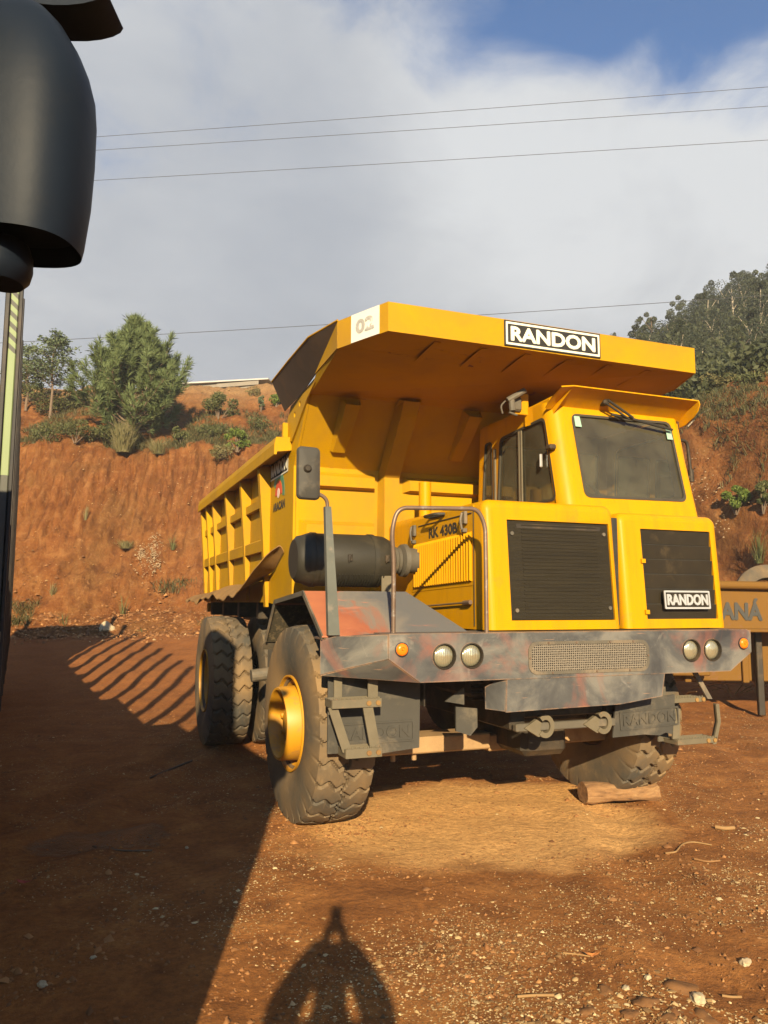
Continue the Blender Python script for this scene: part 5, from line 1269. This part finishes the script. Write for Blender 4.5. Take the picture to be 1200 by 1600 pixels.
for i, (px, py, sz_) in enumerate([(1060, 1545, .085), (1010, 1566, .06), (945, 1548, .05), (1100, 1590, .07), (985, 1585, .05), (918, 1580, .045), (1046, 1590, .045)]):
    stone(px, py, sz_, ('largest brown stone half buried in the gravel', 'brown stone just left of the largest brown stone', 'leftmost upper brown stone half buried in the gravel', 'brown stone at the bottom edge below the flat white stone', 'brown stone at the bottom edge in the middle of the brown stones', 'leftmost brown stone near the bottom edge', 'brown stone between the largest one and the bottom edge')[i], BROWNSTONE, .35, i+2.5, 'brown stones half buried in the gravel')
wb = uv(0, 0)
def bank_point(px, py):
    """where a sight line meets the bank"""
    for v in np.arange(12, 60, 0.04):
        p = at(px, py, v); d = p-CAM; u = d.dot(RH)
        if p.z <= max(bank_z(u, v, False), ground_base(u, v)): return p, u, v
    return at(px, py, 34), 0, 34
def seat(px, py):
    p, u, v = bank_point(px, py); d = v-foot_v(u)
    if d > 3.9 or d < 0: p = uv(u, v, max(bank_z(u, v), ground_base(u, v)))
    elif d > 0: p = p - FH*.15
    if u > 4: p = uv(u, v, bank_z(u, v, False)-.05)
    return p, u, v
def on_bank(u, v): p = uv(u, v); p.z = max(bank_z(u, v), ground_base(u, v)); return p
p, u, v = bank_point(167, 984); o = link('stone', stone_mesh('stone', STONE, 4.4, .20, .16, .16)); o.location = p+Vector((0, 0, .05)); tag(o, 'big pale stone at the foot of the red bank', 'stone')

# ------------------------------------------------------------------ loose chips and pebbles (uncountable)
def chips(name, P, size, mat, flat=.45):
    n = len(P); base = np.array([(1, 0, 0), (.2, .9, .1), (-.9, .35, 0), (-.4, -.8, .1), (.1, .1, 1), (.55, -.6, -.1)]) ; tri = np.array([(0, 1, 4), (1, 2, 4), (2, 3, 4), (3, 5, 4), (5, 0, 4)])
    ang = rng.uniform(0, 2*PI, n); s = size[:, None]*rng.uniform(.5, 1.3, (n, 3)); s[:, 2] *= flat
    V = base[None]*s[:, None, :] + rng.normal(0, .12, (n, 6, 3))*size[:, None, None]
    V[:, :, 2] = np.maximum(V[:, :, 2], -size[:, None]*.25)
    c, si = np.cos(ang)[:, None], np.sin(ang)[:, None]
    V = np.stack([V[:, :, 0]*c-V[:, :, 1]*si, V[:, :, 0]*si+V[:, :, 1]*c, V[:, :, 2]], -1) + P[:, None, :]
    Fa = (tri[None]+np.arange(n)[:, None, None]*6).reshape(-1, 3)
    return link(name, nmesh(name, V.reshape(-1, 3), Fa, mat), kind='stuff')
PP = []; SZ = []
tries = 380000
U_ = rng.uniform(-1, 1, tries); V_r = 2.1+11*rng.uniform(0, 1, tries)**1.7
for a_, v in zip(U_, V_r):
    u = a_*v*.92
    p = uv(u, v); dx, dy = (p.x+.45)/1.75, (p.y+.35)/1.35
    k = 0.30 + 0.95*fbm(u*.9, v*.9, 21, 4)
    if dx*dx+dy*dy < 1.0: k *= .10
    if u > .3 and v < 4.6: k += .28
    if u > 1.2 and v < 3.7: k += .2
    if u < -1.0: k -= .30
    if abs(u+1.1) < .5 and abs(v-7.4) < .5 or (abs(u+1.3) < .8 and abs(v-8.4) < .35): k += .4
    if random.random() < k:
        p.z = ground_z(u, v)+.002; PP.append(p[:]); SZ.append(random.choice((.0028, .0035, .0045, .006, .0075)) * (1+ (random.random() < .05)*1.6) * (1+.8*max(0, min(1, (u-.7)))*(v < 4)))
chips('gravel', np.array(PP), np.array(SZ), CHIPS)
CLOD = material('soil_clods', f_chip([(0.15, 0.060, 0.016), (0.22, 0.092, 0.025), (0.30, 0.130, 0.038), (0.40, 0.19, 0.060)]))
PP = []; SZ = []
for a_, v in zip(rng.uniform(-1, 1, 62000), 2.2+13*rng.uniform(0, 1, 62000)**1.5):
    u = a_*v*.9
    if random.random() > .42+.9*fbm(u*1.3, v*1.3, 77, 4): continue
    p = uv(u, v); dx, dy = (p.x+.45)/1.6, (p.y+.35)/1.2
    if dx*dx+dy*dy < 1 and random.random() < .6: continue
    p.z = ground_z(u, v); PP.append(p[:]); SZ.append(random.choice((.005, .007, .010, .014))*(1+1.2*(random.random() < .04)))
for tx, ty_ in ((-1.95, -.25), (-1.6, -.3), (1.05, -.2), (-2.2, 3.1), (-1.9, 3.0)):
    for _ in range(260):
        x, y = random.gauss(tx, .28), random.gauss(ty_, .22); u, v = inv_uv(x, y); PP.append((x, y, ground_z(u, v))); SZ.append(random.uniform(.004, .016))
chips('clods', np.array(PP), np.array(SZ), CLOD, .75)
PP = []; SZ = []
for _ in range(5200):
    u = random.uniform(-13, -2) if random.random() < .62 else random.uniform(5.5, 12.5)
    d = random.choice((random.uniform(-2.5, .6), random.uniform(0, 4.2), random.uniform(9, 11.0), random.uniform(9.5, 10.9))); v = foot_v(u)+d
    if fbm(u*.5, v*.5, 31, 3) < (-.05 if d > 9 or d < 0 else .12): continue
    p = on_bank(u, v); PP.append(p[:]); SZ.append(random.uniform(.010, .028)*(1+1.6*(random.random() < .06)))
chips('bank_pebbles', np.array(PP), np.array(SZ), CHIPS, .8)
PP = []; SZ = []
for px, py, n, sx, sy in ((224, 868, 150, 4, 8), (243, 862, 260, 5, 12), (236, 888, 60, 10, 8), (1093, 760, 40, 12, 22), (1105, 770, 24, 22, 12), (1125, 820, 26, 6, 10), (280, 768, 18, 22, 16), (180, 760, 14, 20, 30)):
    for _ in range(n):
        q, u, v = bank_point(px+random.gauss(0, sx), py+random.gauss(0, sy)); q = q - FH*.10
        PP.append(q[:]); SZ.append(random.uniform(.015, .040))
CP = []; CS = []
for _ in range(5000):
    u = random.uniform(-13.5, -1) if random.random() < .7 else random.uniform(6, 12); v = foot_v(u)+random.gauss(-.5, .7); p = on_bank(u, v); CP.append(p[:]); CS.append(random.choice((.02, .03, .045, .07)))
chips('fallen_clods', np.array(CP), np.array(CS), CLOD, .8)
chips('pale_rubble', np.array(PP), np.array(SZ), simple('pale_rubble_stone', (0.38, 0.27, 0.15), .9, 0, .3, 6, .2), .9)

# ------------------------------------------------------------------ plants
def rand_dirs(n):
    d = rng.normal(0, 1, (n, 3)); return d/np.linalg.norm(d, axis=1)[:, None]
def leaf_mesh(name, C, size, mat, aspect=.45, droop=None, axis=None):
    n = len(C); a = rand_dirs(n) if axis is None else axis; b = np.cross(a, rand_dirs(n)); b /= np.linalg.norm(b, axis=1)[:, None]+1e-9
    s = (size*rng.uniform(.65, 1.35, n))[:, None]
    V = np.stack([C-a*s, C+b*s*aspect, C+a*s, C-b*s*aspect], 1).reshape(-1, 3)
    return nmesh(name, V, np.arange(4*n).reshape(-1, 4), mat)
def clump_cloud(n, blobs, jitter=1.0):
    """points gathered near the surfaces of several blobs"""
    out = []
    for (cx, cy_, cz, r, k) in blobs:
        m = int(n*k); d = rand_dirs(m); rr_ = r*rng.uniform(.45, 1.0, m)**.6
        out.append(np.array((cx, cy_, cz))[None] + d*rr_[:, None]*np.array((1, 1, .8)))
    return np.concatenate(out)
def bush(px, py, w, h, label, mat=BUSH, n=700, leafs=.055, group=None, cat='bush', stems=7):
    w *= 1.2; h *= 1.05; n = int(n*2.6); leafs *= .92
    p, u, v = seat(px, py); sc = v/F
    W_, H2 = w*sc/2, h*sc
    t = thing(cat.replace(' ', '_'), label, cat, (p.x, p.y, p.z-.04), random.uniform(0, 6), group)
    bl = []
    for i in range(9):
        a = random.uniform(0, 6.28); q = random.uniform(.1, .72); bl.append((W_*q*math.cos(a), W_*q*math.sin(a), H2*random.uniform(.25, .78), W_*random.uniform(.25, .42), 1/9))
    link('foliage', leaf_mesh('foliage', clump_cloud(n, bl), leafs, mat, .42), t)
    for i in range(stems):
        mb = MB(); x, y, z, r, _ = bl[i % 9]; tube(mb, [(x*.1, y*.1, 0), (x*.5, y*.5, z*.5), (x, y, z)], [.018, .013, .006], 5); mb.obj('stem', BARK, t)
    return t
def tuft(px, py, w, h, label, mat=DRYGRASS, n=150, group=None, name='grass_tuft', cat='grass tuft'):
    n = int(n*1.5) if w > 30 else int(n*.5)
    p, u, v = seat(px, py); sc = v/F; W_, H2 = w*sc/2, h*sc; V = []; Fa = []
    for i in range(n):
        a = random.uniform(0, 6.28); r = W_*random.random()**.8; x, y = r*math.cos(a)*.55, r*math.sin(a)*.55
        sp_ = .42 if w > 30 else .8
        tx, ty_ = x*1.9+random.gauss(0, sp_)*W_, y*1.9+random.gauss(0, sp_)*W_; hh = H2*random.uniform(.25, 1.15); bw = .009
        o = len(V); V += [(x-bw*math.sin(a), y+bw*math.cos(a), -.12), (x+bw*math.sin(a), y-bw*math.cos(a), -.12), ((x+tx)/2+bw*.7*math.sin(a), (y+ty_)/2, hh*.62), ((x+tx)/2-bw*.7*math.sin(a), (y+ty_)/2, hh*.62), (tx, ty_, hh)]
        Fa += [(o, o+1, o+2, o+3), (o+3, o+2, o+4, o+4)]
    mb = MB(); mb.v = V; mb.f = [f if f[2] != f[3] else f[:3] for f in Fa]; mb.m = [0]*len(mb.f)
    o = mb.obj(name, mat); o.location = (p.x, p.y, p.z-.03); tag(o, label, cat, group); return o
# young pine
p, u, v = bank_point(203, 688); PV = v; sc = v/F
PT = thing('pine_tree', 'young bushy pine with long needles growing on the lip of the bank', 'pine tree', (p.x, p.y, p.z-.05), -YAW)
Hh = (690-490)*sc
mb = MB(); tube(mb, [(0, 0, 0), (.03, 0, Hh*.4), (.05, .0, Hh*.75), (.08, 0, Hh*.97)], [.10, .075, .045, .012], 8); mb.obj('trunk', BARK, PT)
TB = []; TD = []
def shoot(base, d, L, curl, k, thick=.02):
    """a limb that bends upwards, carrying tufts of needles"""
    P_ = [Vector(base)]; d = Vector(d).normalized(); N_ = 9
    for i in range(N_):
        d = (d + Vector((random.gauss(0, .05), random.gauss(0, .05), curl))).normalized(); P_.append(P_[-1]+d*(L/N_))
        if i >= 2 or L < .7:
            for _ in range(k): TB.append((P_[-1]+Vector((random.gauss(0, .05), random.gauss(0, .05), random.gauss(0, .04))))[:]); TD.append((d+Vector((random.gauss(0, .35), random.gauss(0, .35), random.gauss(.1, .3)))).normalized()[:])
    mb = MB(); tube(mb, P_, [thick*(1-i/(N_+1))+.004 for i in range(N_+1)], 5); mb.obj('limb', BARK, PT)
    return P_
hz = .25
while hz < Hh*.95:
    t = hz/Hh; L = lerp([0, .12, .3, .5, .7, .85, 1], [1.5, 2.15, 2.05, 1.35, .80, .42, .10], t); nb = 6; a0 = random.uniform(0, 6.28)
    for i in range(nb):
        a = a0+6.283*i/nb+random.gauss(0, .2); up = lerp([0, .4, 1], [.12, .50, 1.5], t)
        Pb = shoot((.08*t, 0, hz+random.gauss(0, .08)), (math.cos(a), math.sin(a), up), L*random.uniform(.75, 1.15), lerp([0, .5, 1], [.05, .09, .14], t), 2)
        if L > .6:
            for q in (4, 6, 8):
                dd = Vector((math.cos(a+random.choice((-.8, .8))), math.sin(a+random.choice((-.8, .8))), 1.1)); shoot(Pb[q], dd, L*random.uniform(.26, .42), .12, 2, .010)
    hz += lerp([0, 1], [.38, .28], t)
for a_, hh_, L_ in ((.15, .16, 2.15), (3.05, .14, 2.0), (.35, .34, 1.6), (2.8, .34, 1.0), (0.0, .50, .9)):
    Pb = shoot((0, 0, Hh*hh_), (math.cos(a_), math.sin(a_)*.3, .40), L_, .17, 4, .03)
    for q in (3, 5, 7, 8, 9): shoot(Pb[q], (random.gauss(0, .4), random.gauss(0, .4), 1.2), .55, .06, 3, .012)
for q in range(3): shoot((.08, 0, Hh*(.84+.03*q)), (random.gauss(0, .2), random.gauss(0, .2), 1), Hh*.10, .05, 4, .012)
TB = np.array(TB); TD = np.array(TD); nn = 17; n = len(TB)
Bs = np.repeat(TB, nn, 0); Ds = np.repeat(TD, nn, 0) + rng.normal(0, .36, (n*nn, 3)); Ds /= np.linalg.norm(Ds, axis=1)[:, None]
Ln = rng.uniform(.20, .36, n*nn)[:, None]; Wd = np.cross(Ds, rand_dirs(n*nn)); Wd /= np.linalg.norm(Wd, axis=1)[:, None]; Wd *= .0075
droop = np.zeros_like(Ds); droop[:, 2] = -.04
NV = np.stack([Bs-Wd, Bs+Wd, Bs+Ds*Ln*.6+Wd*.8, Bs+Ds*Ln+droop, Bs+Ds*Ln*.6-Wd*.8], 1).reshape(-1, 3)
link('needles', nmesh('needles', NV, np.arange(5*n*nn).reshape(-1, 5), NEEDLE), PT)
print('needles', n*nn)
# feathery tree with flat layers of leaves
def layered_tree(px, py, wpx, hpx, label, mat, name='feathery_tree', layers=26, leafs=.045, dens=70, cat='tree', bark=BARK, t0=.28):
    p, u, v = bank_point(px, py); sc = v/F; W_, H2 = wpx*sc/2, hpx*sc
    t = thing(name, label, cat, (p.x, p.y, p.z-.05), -YAW)
    mb = MB(); tube(mb, [(0, 0, 0), (.04, 0, H2*.35), (-.02, 0, H2*.7), (0, 0, H2*.97)], [.055, .042, .026, .008], 7); mb.obj('trunk', bark, t)
    C = []; A = []
    for i in range(layers):
        tt = t0+(1-t0)*i/layers; a = random.uniform(0, 6.28); R_ = W_*lerp([t0, .5, .75, 1.0], [.75, 1.0, .80, .22], tt)*random.uniform(.7, 1.05)
        b0 = Vector((0, 0, H2*(tt-.04))); b1 = Vector((R_*math.cos(a), R_*math.sin(a), H2*(tt+.10)+random.gauss(0, .05)))
        mb = MB(); tube(mb, [b0, (b0+b1)/2+Vector((0, 0, .10)), b1], [.016, .011, .004], 5); mb.obj('branch', bark, t)
        for k in range(dens):
            q = random.uniform(.25, 1.05); c = b0.lerp(b1, q); s_ = .30*R_*(1.15-q*.5); C.append((c.x+random.gauss(0, s_), c.y+random.gauss(0, s_), c.z+.10*math.sin(q*3)+random.gauss(0, .045))); A.append((math.cos(a)+random.gauss(0, .6), math.sin(a)+random.gauss(0, .6), random.gauss(-.15, .25)))
    A = np.array(A); A /= np.linalg.norm(A, axis=1)[:, None]
    link('crown', leaf_mesh('crown', np.array(C), leafs, mat, .4, axis=A), t); return t
layered_tree(78, 652, 118, 128, 'slender grey green tree with flat layers of leaves left of the pine', FEATHER, layers=38, dens=110, t0=.42, leafs=.062)
layered_tree(40, 640, 70, 100, 'small leafy sapling beside the shade-striped stakes of the dark truck', FEATHER, 'sapling', 16, .065, 70)
bush(90, 640, 95, 55, 'low green bush under the slender grey green tree', BUSH, 900)
bush(45, 628, 60, 60, 'leafy bush on the bank nearest the shade-striped stakes', BUSH, 600)
bush(342, 660, 56, 48, 'round olive bush on the red slope right of the pine', BUSH, 900, .05)
bush(285, 694, 34, 30, 'small dark bush below the round olive bush at the lip of the bank', BUSH, 380, .05)
bush(330, 690, 60, 22, 'low spreading bush on the lip of the bank in the middle of the slope', BUSH, 420, .045)
bush(372, 706, 40, 42, 'bright green weed bush above the rail of the dump body', BRIGHT, 460, .05)
bush(406, 672, 50, 20, 'low grey green shrub above the bright weed bush', BUSH, 320, .045)
bush(432, 632, 20, 26, 'small bright green plant just left of the canopy wing', BRIGHT, 220, .05)
bush(408, 636, 16, 32, 'thin upright grey green plant on the stony slope', FEATHER, 220, .045)
bush(392, 618, 40, 16, 'dry grey scrub under the roof on the crest', DRYGRASS, 240, .045)
bush(345, 718, 50, 24, 'dry brownish shrub hanging over the lip of the bank', DRYGRASS, 320, .045)
bush(120, 692, 70, 34, 'low green scrub on the lip of the bank left of the pine', BUSH, 560, .045)
bush(165, 686, 60, 32, 'green scrub at the foot of the pine trunk', BUSH, 480, .045)
bush(75, 690, 60, 30, 'low scrub left of the other scrub on the lip of the bank', BUSH, 420, .045)
bush(262, 600, 20, 20, 'little leafy shrub at the right foot of the pine crown', BRIGHT, 160, .04)
tuft(195, 702, 44, 46, 'tall pale grass clump in front of the pine', DRYGRASS, 420)
tuft(250, 705, 46, 22, 'low dry grass clump right of the tall pale grass', DRYGRASS, 200)
tuft(137, 806, 8, 18, 'lone grass tuft halfway up the red bank', DRYGRASS, 40)
tuft(195, 952, 18, 28, 'green grass tuft at the foot of the bank near the pale stone', BUSH, 34)
tuft(100, 975, 22, 22, 'green grass tuft standing in the shadow at the foot of the bank', BUSH, 34)
tuft(200, 850, 36, 8, 'flat grey weed patch on the bank left of the pale rubble', DRYGRASS, 90)
tuft(272, 852, 14, 16, 'small green weed above the pale rubble', BUSH, 50)
tuft(85, 925, 14, 18, 'dry weed at the lower left of the bank', DRYGRASS, 50)
tuft(222, 985, 18, 8, 'low weed right of the big pale stone', BUSH, 40)
# thin weeds and grass over the bench of the bank (uncountable)
GV_ = []; GF_ = []
for _ in range(60000):
    u = random.uniform(-13, -1.5) if random.random() < .6 else random.uniform(5.5, 13); d = random.choice((random.uniform(3.6, 7.5), random.uniform(3.4, 5.2), random.uniform(-.6, .8)));
    if u > 0: d = random.uniform(3.8, 9)
    v = foot_v(u)+d
    if fbm(u*.55, v*.7, 51, 3) < (.02 if u < 0 else .06) + (.30 if d < 1 else 0): continue
    p = on_bank(u, v); a = random.uniform(0, 6.28); h = random.uniform(.06, .24); w = .007
    dx, dy = math.cos(a)*w, math.sin(a)*w; tx, ty_ = random.gauss(0, .10), random.gauss(0, .10); o = len(GV_)
    GV_ += [(p.x-dx, p.y-dy, p.z-.03), (p.x+dx, p.y+dy, p.z-.03), (p.x+tx*.6+dx, p.y+ty_*.6+dy, p.z+h*.65), (p.x+tx, p.y+ty_, p.z+h), (p.x+tx*.6-dx, p.y+ty_*.6-dy, p.z+h*.65)]; GF_.append((o, o+1, o+2, o+3, o+4))
link('grass', nmesh('grass', np.array(GV_), np.array(GF_), leafmat('mixed_weeds', (.055, .062, .022), (.155, .128, .055))), kind='stuff')
# spiky agave-like plant on the crest
p, u, v = bank_point(290, 600); mb = MB(); sc = v/F
for i in range(26):
    a = 2.4*i; el = .25+1.25*(i/26); L = .42+.1*math.sin(i*3); d = Vector((math.cos(a)*math.cos(el), math.sin(a)*math.cos(el), math.sin(el))); s_ = Vector((-math.sin(a), math.cos(a), 0))*.022
    mb.add([-s_*.7, s_*.7, d*L*.5+s_, d*L, d*L*.5-s_], [[0, 1, 2, 3, 4]])
o = mb.obj('spiky_plant', FEATHER); o.location = p[:]; tag(o, 'spiky rosette plant on the crest right of the pine', 'plant')
# right bank
bush(1150, 800, 40, 52, 'bright green bush growing out of the bank above the worn tyre', BRIGHT, 800, .05)
bush(1192, 800, 30, 60, 'tall green bush at the right edge of the bank', BUSH, 500, .05)
tuft(1185, 870, 26, 50, 'green weeds beside the worn tyre', BUSH, 120)
for i, (px, py, w, h, m) in enumerate([(1085, 625, 60, 26, BUSH), (1130, 608, 66, 26, DRYGRASS), (1175, 600, 60, 24, BUSH), (1110, 592, 60, 24, BUSH), (1158, 582, 60, 28, BUSH), (1195, 580, 50, 34, BUSH), (1075, 640, 30, 20, DRYGRASS)]):
    bush(px, py, w, h, ('low scrub just right of the canopy end on the right bank', 'dry scrub above the bare branches on the right bank', 'green scrub at the top of the red face on the right bank', 'scrub touching the canopy end below the wood', 'tallish scrub right below the pale block on the hillside', 'scrub at the right edge of the picture below the wood', 'dry tuft of scrub right above the brow of the cab')[i], m, 520, .055, 'scrub on the lip of the right bank')
for pts_, lab in (([(1072, 668), (1090, 650), (1108, 640)], 'bare grey branch lying on the upper right bank, the longer one'), ([(1066, 658), (1078, 648), (1088, 640)], 'short bare branch lying above the longer one')):
    P_ = [bank_point(*q)[0]-FH*.12 for q in pts_]; mb = MB(); tube(mb, P_, .022, 6); o = mb.obj('branch', PALEBARK); tag(o, lab, 'branch')
# brush pile under the tipper body
mb = MB()
t = thing('brush_pile', 'pile of dry broken branches on the red ground under the ochre tipper body', 'brush pile', at(1155, 1078, 14.6)[:]); t.location.z = .25
for i in range(46):
    a = Vector((random.gauss(0, 1.0), random.gauss(0, .35), random.uniform(-.1, .30))); d = Vector((random.gauss(0, 1), random.gauss(0, .4), random.gauss(0.05, .28))).normalized()*random.uniform(.3, 1.0)
    mb = MB(); tube(mb, [a-d*.5, a+Vector((0, 0, .05)), a+d*.5], [.014, .016, .007], 5); mb.obj('dry_branch', STICK, t)

# ------------------------------------------------------------------ wooded hill
def crown_mesh(seed, mat, n=520, h=7.0, w=2.4, slim=False):
    random.seed(seed); bl = []
    for i in range(11):
        q = i/10; r = w*lerp([0, .3, .7, 1], [.5, 1, .8, .25] if not slim else [.35, .6, .75, .4], q); a = random.uniform(0, 6.28)
        bl.append((r*.6*math.cos(a), r*.6*math.sin(a), h*(.26+.68*q), max(.40, r*.58), 1/11))
    return leaf_mesh('crown', clump_cloud(int(n*4.6), bl), .105, mat, .55)
TRUNK = []
for s_ in range(3):
    random.seed(s_+40); mb = MB(); tube(mb, [(0, 0, -.8), (random.gauss(0, .15), 0, 2), (random.gauss(0, .25), random.gauss(0, .2), 4.2), (random.gauss(0, .3), 0, 6.4)], [.16, .13, .09, .03], 6)
    for q in range(4):
        a = random.uniform(0, 6.28); tube(mb, [(0, 0, 2.5+q*.8), (1.0*math.cos(a), 1.0*math.sin(a), 3.6+q*.9)], [.06, .02], 5)
    TRUNK.append(mb.mesh('trunk', PALEBARK if s_ else BARK, True))
CROWNS = [crown_mesh(1, FOREST), crown_mesh(2, FOREST, 560, 7.5, 2.9), crown_mesh(3, FOREST2, 480, 6.5, 2.3), crown_mesh(4, FOREST2, 420, 8.5, 1.6, True), crown_mesh(5, FOREST, 600, 8, 3.2)]
random.seed(11); cnt = 0; placed = []
while cnt < 285:
    v = 33+72*random.random()**.8; a = random.uniform(.318, .60); u = a*v
    if any((u-q[0])**2+(v-q[1])**2 < (.9+.010*v)**2 for q in placed): continue
    placed.append((u, v)); p = uv(u, v, hill_z(u, v)-.2)
    if v < 42: p.z = max(p.z, bank_z(u, v)-.2)
    k = random.choice((.40, .50, .62, .75)) * lerp([33, 50, 100], [.65, .8, 1.0], v)
    t = thing('hill_tree', 'green tree in the wood covering the hill behind the truck cab', 'tree', p[:], random.uniform(0, 6.28), 'trees of the wood on the hill')
    t.scale = (k, k, k*random.uniform(.85, 1.2)); ci = random.randrange(5)
    if v > 80: ci = random.choice((0, 1, 4))
    link('crown', CROWNS[ci], t); link('trunk', TRUNK[random.randrange(3)], t); cnt += 1
p = at(957, 545, 95); t = thing('hill_tree', 'single round tree top showing above the canopy beside the sign', 'tree', (p.x, p.y, p.z-5.0), 0); link('crown', CROWNS[4], t); link('trunk', TRUNK[0], t); t.scale = (.55, .55, .9)
t = CROWNS; U2 = []; 
for _ in range(110000):
    v = 31+73*random.random()**.8; a = random.uniform(.31, .62); u = a*v; p = uv(u, v, max(hill_z(u, v), bank_z(u, v, False) if v < 45 else 0)); U2.append((p.x, p.y, p.z+random.uniform(0, 2.4)*max(0, .75+fbm(u*.2, v*.2, 6, 3))))
for _ in range(30000):
    v = random.uniform(23, 42); u = random.uniform(.34, .62)*v
    if v-foot_v(u) < 7.5: continue
    p = uv(u, v, bank_z(u, v)); U2.append((p.x, p.y, p.z+random.uniform(-.05, 1.0)*max(.15, .6+fbm(u*.3, v*.3, 6, 3))))
link('undergrowth', leaf_mesh('undergrowth', np.array(U2), .105, FOREST2, .55), kind='stuff')
p = at(1036, 556, 46); mb = MB(); box(mb, -.45, .45, -.1, .1, 0, .25, .03); o = mb.obj('concrete_block', ROOFM); o.location = p[:]; tag(o, 'small pale block among the trees on the hillside', 'block')

# ------------------------------------------------------------------ low building on the crest, overhead cables
a = at(276, 600, 40); b = at(419, 592.5, 38)
SH = thing('low_shed', 'low building with a pale flat roof just showing over the crest', 'shed', ((a+b)/2)[:], 0)
def lc(p): return p - SH.location
mb = MB(); bk = FH*5; c1, c2, c3, c4 = a, b, b+bk+RH*1.0, a+bk
solid(mb, [lc(c1), lc(c2), lc(c3), lc(c4)], (0, 0, .07)); mb.obj('roof', ROOFM, SH)
mb = MB(); d_ = RH*(-.6); solid(mb, [lc(c1)+FH*.3+Vector((0, 0, -.02)), lc(c2)+FH*.3+d_+Vector((0, 0, -.02)), lc(c3)-FH*.3+d_*2+Vector((0, 0, -.02)), lc(c4)-FH*.3+Vector((0, 0, -.02))], (0, 0, -3.0)); mb.obj('wall', SHEDWALL, SH)
mb = MB(); e0, e1 = lc(a).lerp(lc(b), .45)-FH*.0+Vector((0, 0, -.30)), lc(a).lerp(lc(b), .90)+Vector((0, 0, -.24)); solid(mb, [e0, e1, e1+Vector((0, 0, .20)), e0+Vector((0, 0, .20))], FH*.2); mb.obj('parapet', SHEDWALL, SH)
def cable(pa, pb, va, vb, r, label, sag=.25):
    a, b = at(*pa, va), at(*pb, vb); d = b-a; a2, b2 = a-d*.9, b+d*.9; P_ = [a2.lerp(b2, t)+Vector((0, 0, 0)) for t in np.linspace(0, 1, 25)]
    P_ = [p-Vector((0, 0, sag*(1-((i-12)/12)**2))) + Vector((0, 0, sag*.9)) for i, p in enumerate(P_)]
    mb = MB(); tube(mb, P_, r, 5); tag(mb.obj('power_cable', WIRE, None, True), label, 'cable', 'overhead cables')
cable((150, 214), (1200, 136), 34, 30, .011, 'thin overhead cable crossing the clouds, uppermost of the four')
cable((150, 235), (1200, 166), 34, 30, .011, 'thin overhead cable just below the uppermost one')
cable((150, 282), (1200, 219), 34, 30, .011, 'thin overhead cable, lowest of the three crossing the clouds')
cable((30, 535), (1200, 462), 38, 36, .014, 'overhead cable passing behind the canopy and in front of the wooded hill', .75)

# ------------------------------------------------------------------ morning haze between the yard and the hill
def f_haze(t, b):
    t.nodes.remove(b); out = t.nodes['Material Output']; v = nd(t, 'ShaderNodeVolumePrincipled')
    v.inputs['Color'].default_value = (0.92, 0.93, 0.95, 1); v.inputs['Density'].default_value = 0.0014; v.inputs['Anisotropy'].default_value = 0.1
    t.links.new(v.outputs[0], out.inputs['Volume'])
HAZE = material('haze_air', f_haze)
mb = MB(); hv = [uv(u, v, z) for z in (-2.2, 57) for u, v in ((-960, -960), (960, -960), (960, 960), (-960, 960))]
mb.add(hv, [[3, 2, 1, 0], [4, 5, 6, 7], [0, 1, 5, 4], [1, 2, 6, 5], [2, 3, 7, 6], [3, 0, 4, 7]]); mb.obj('haze', HAZE, kind='stuff')
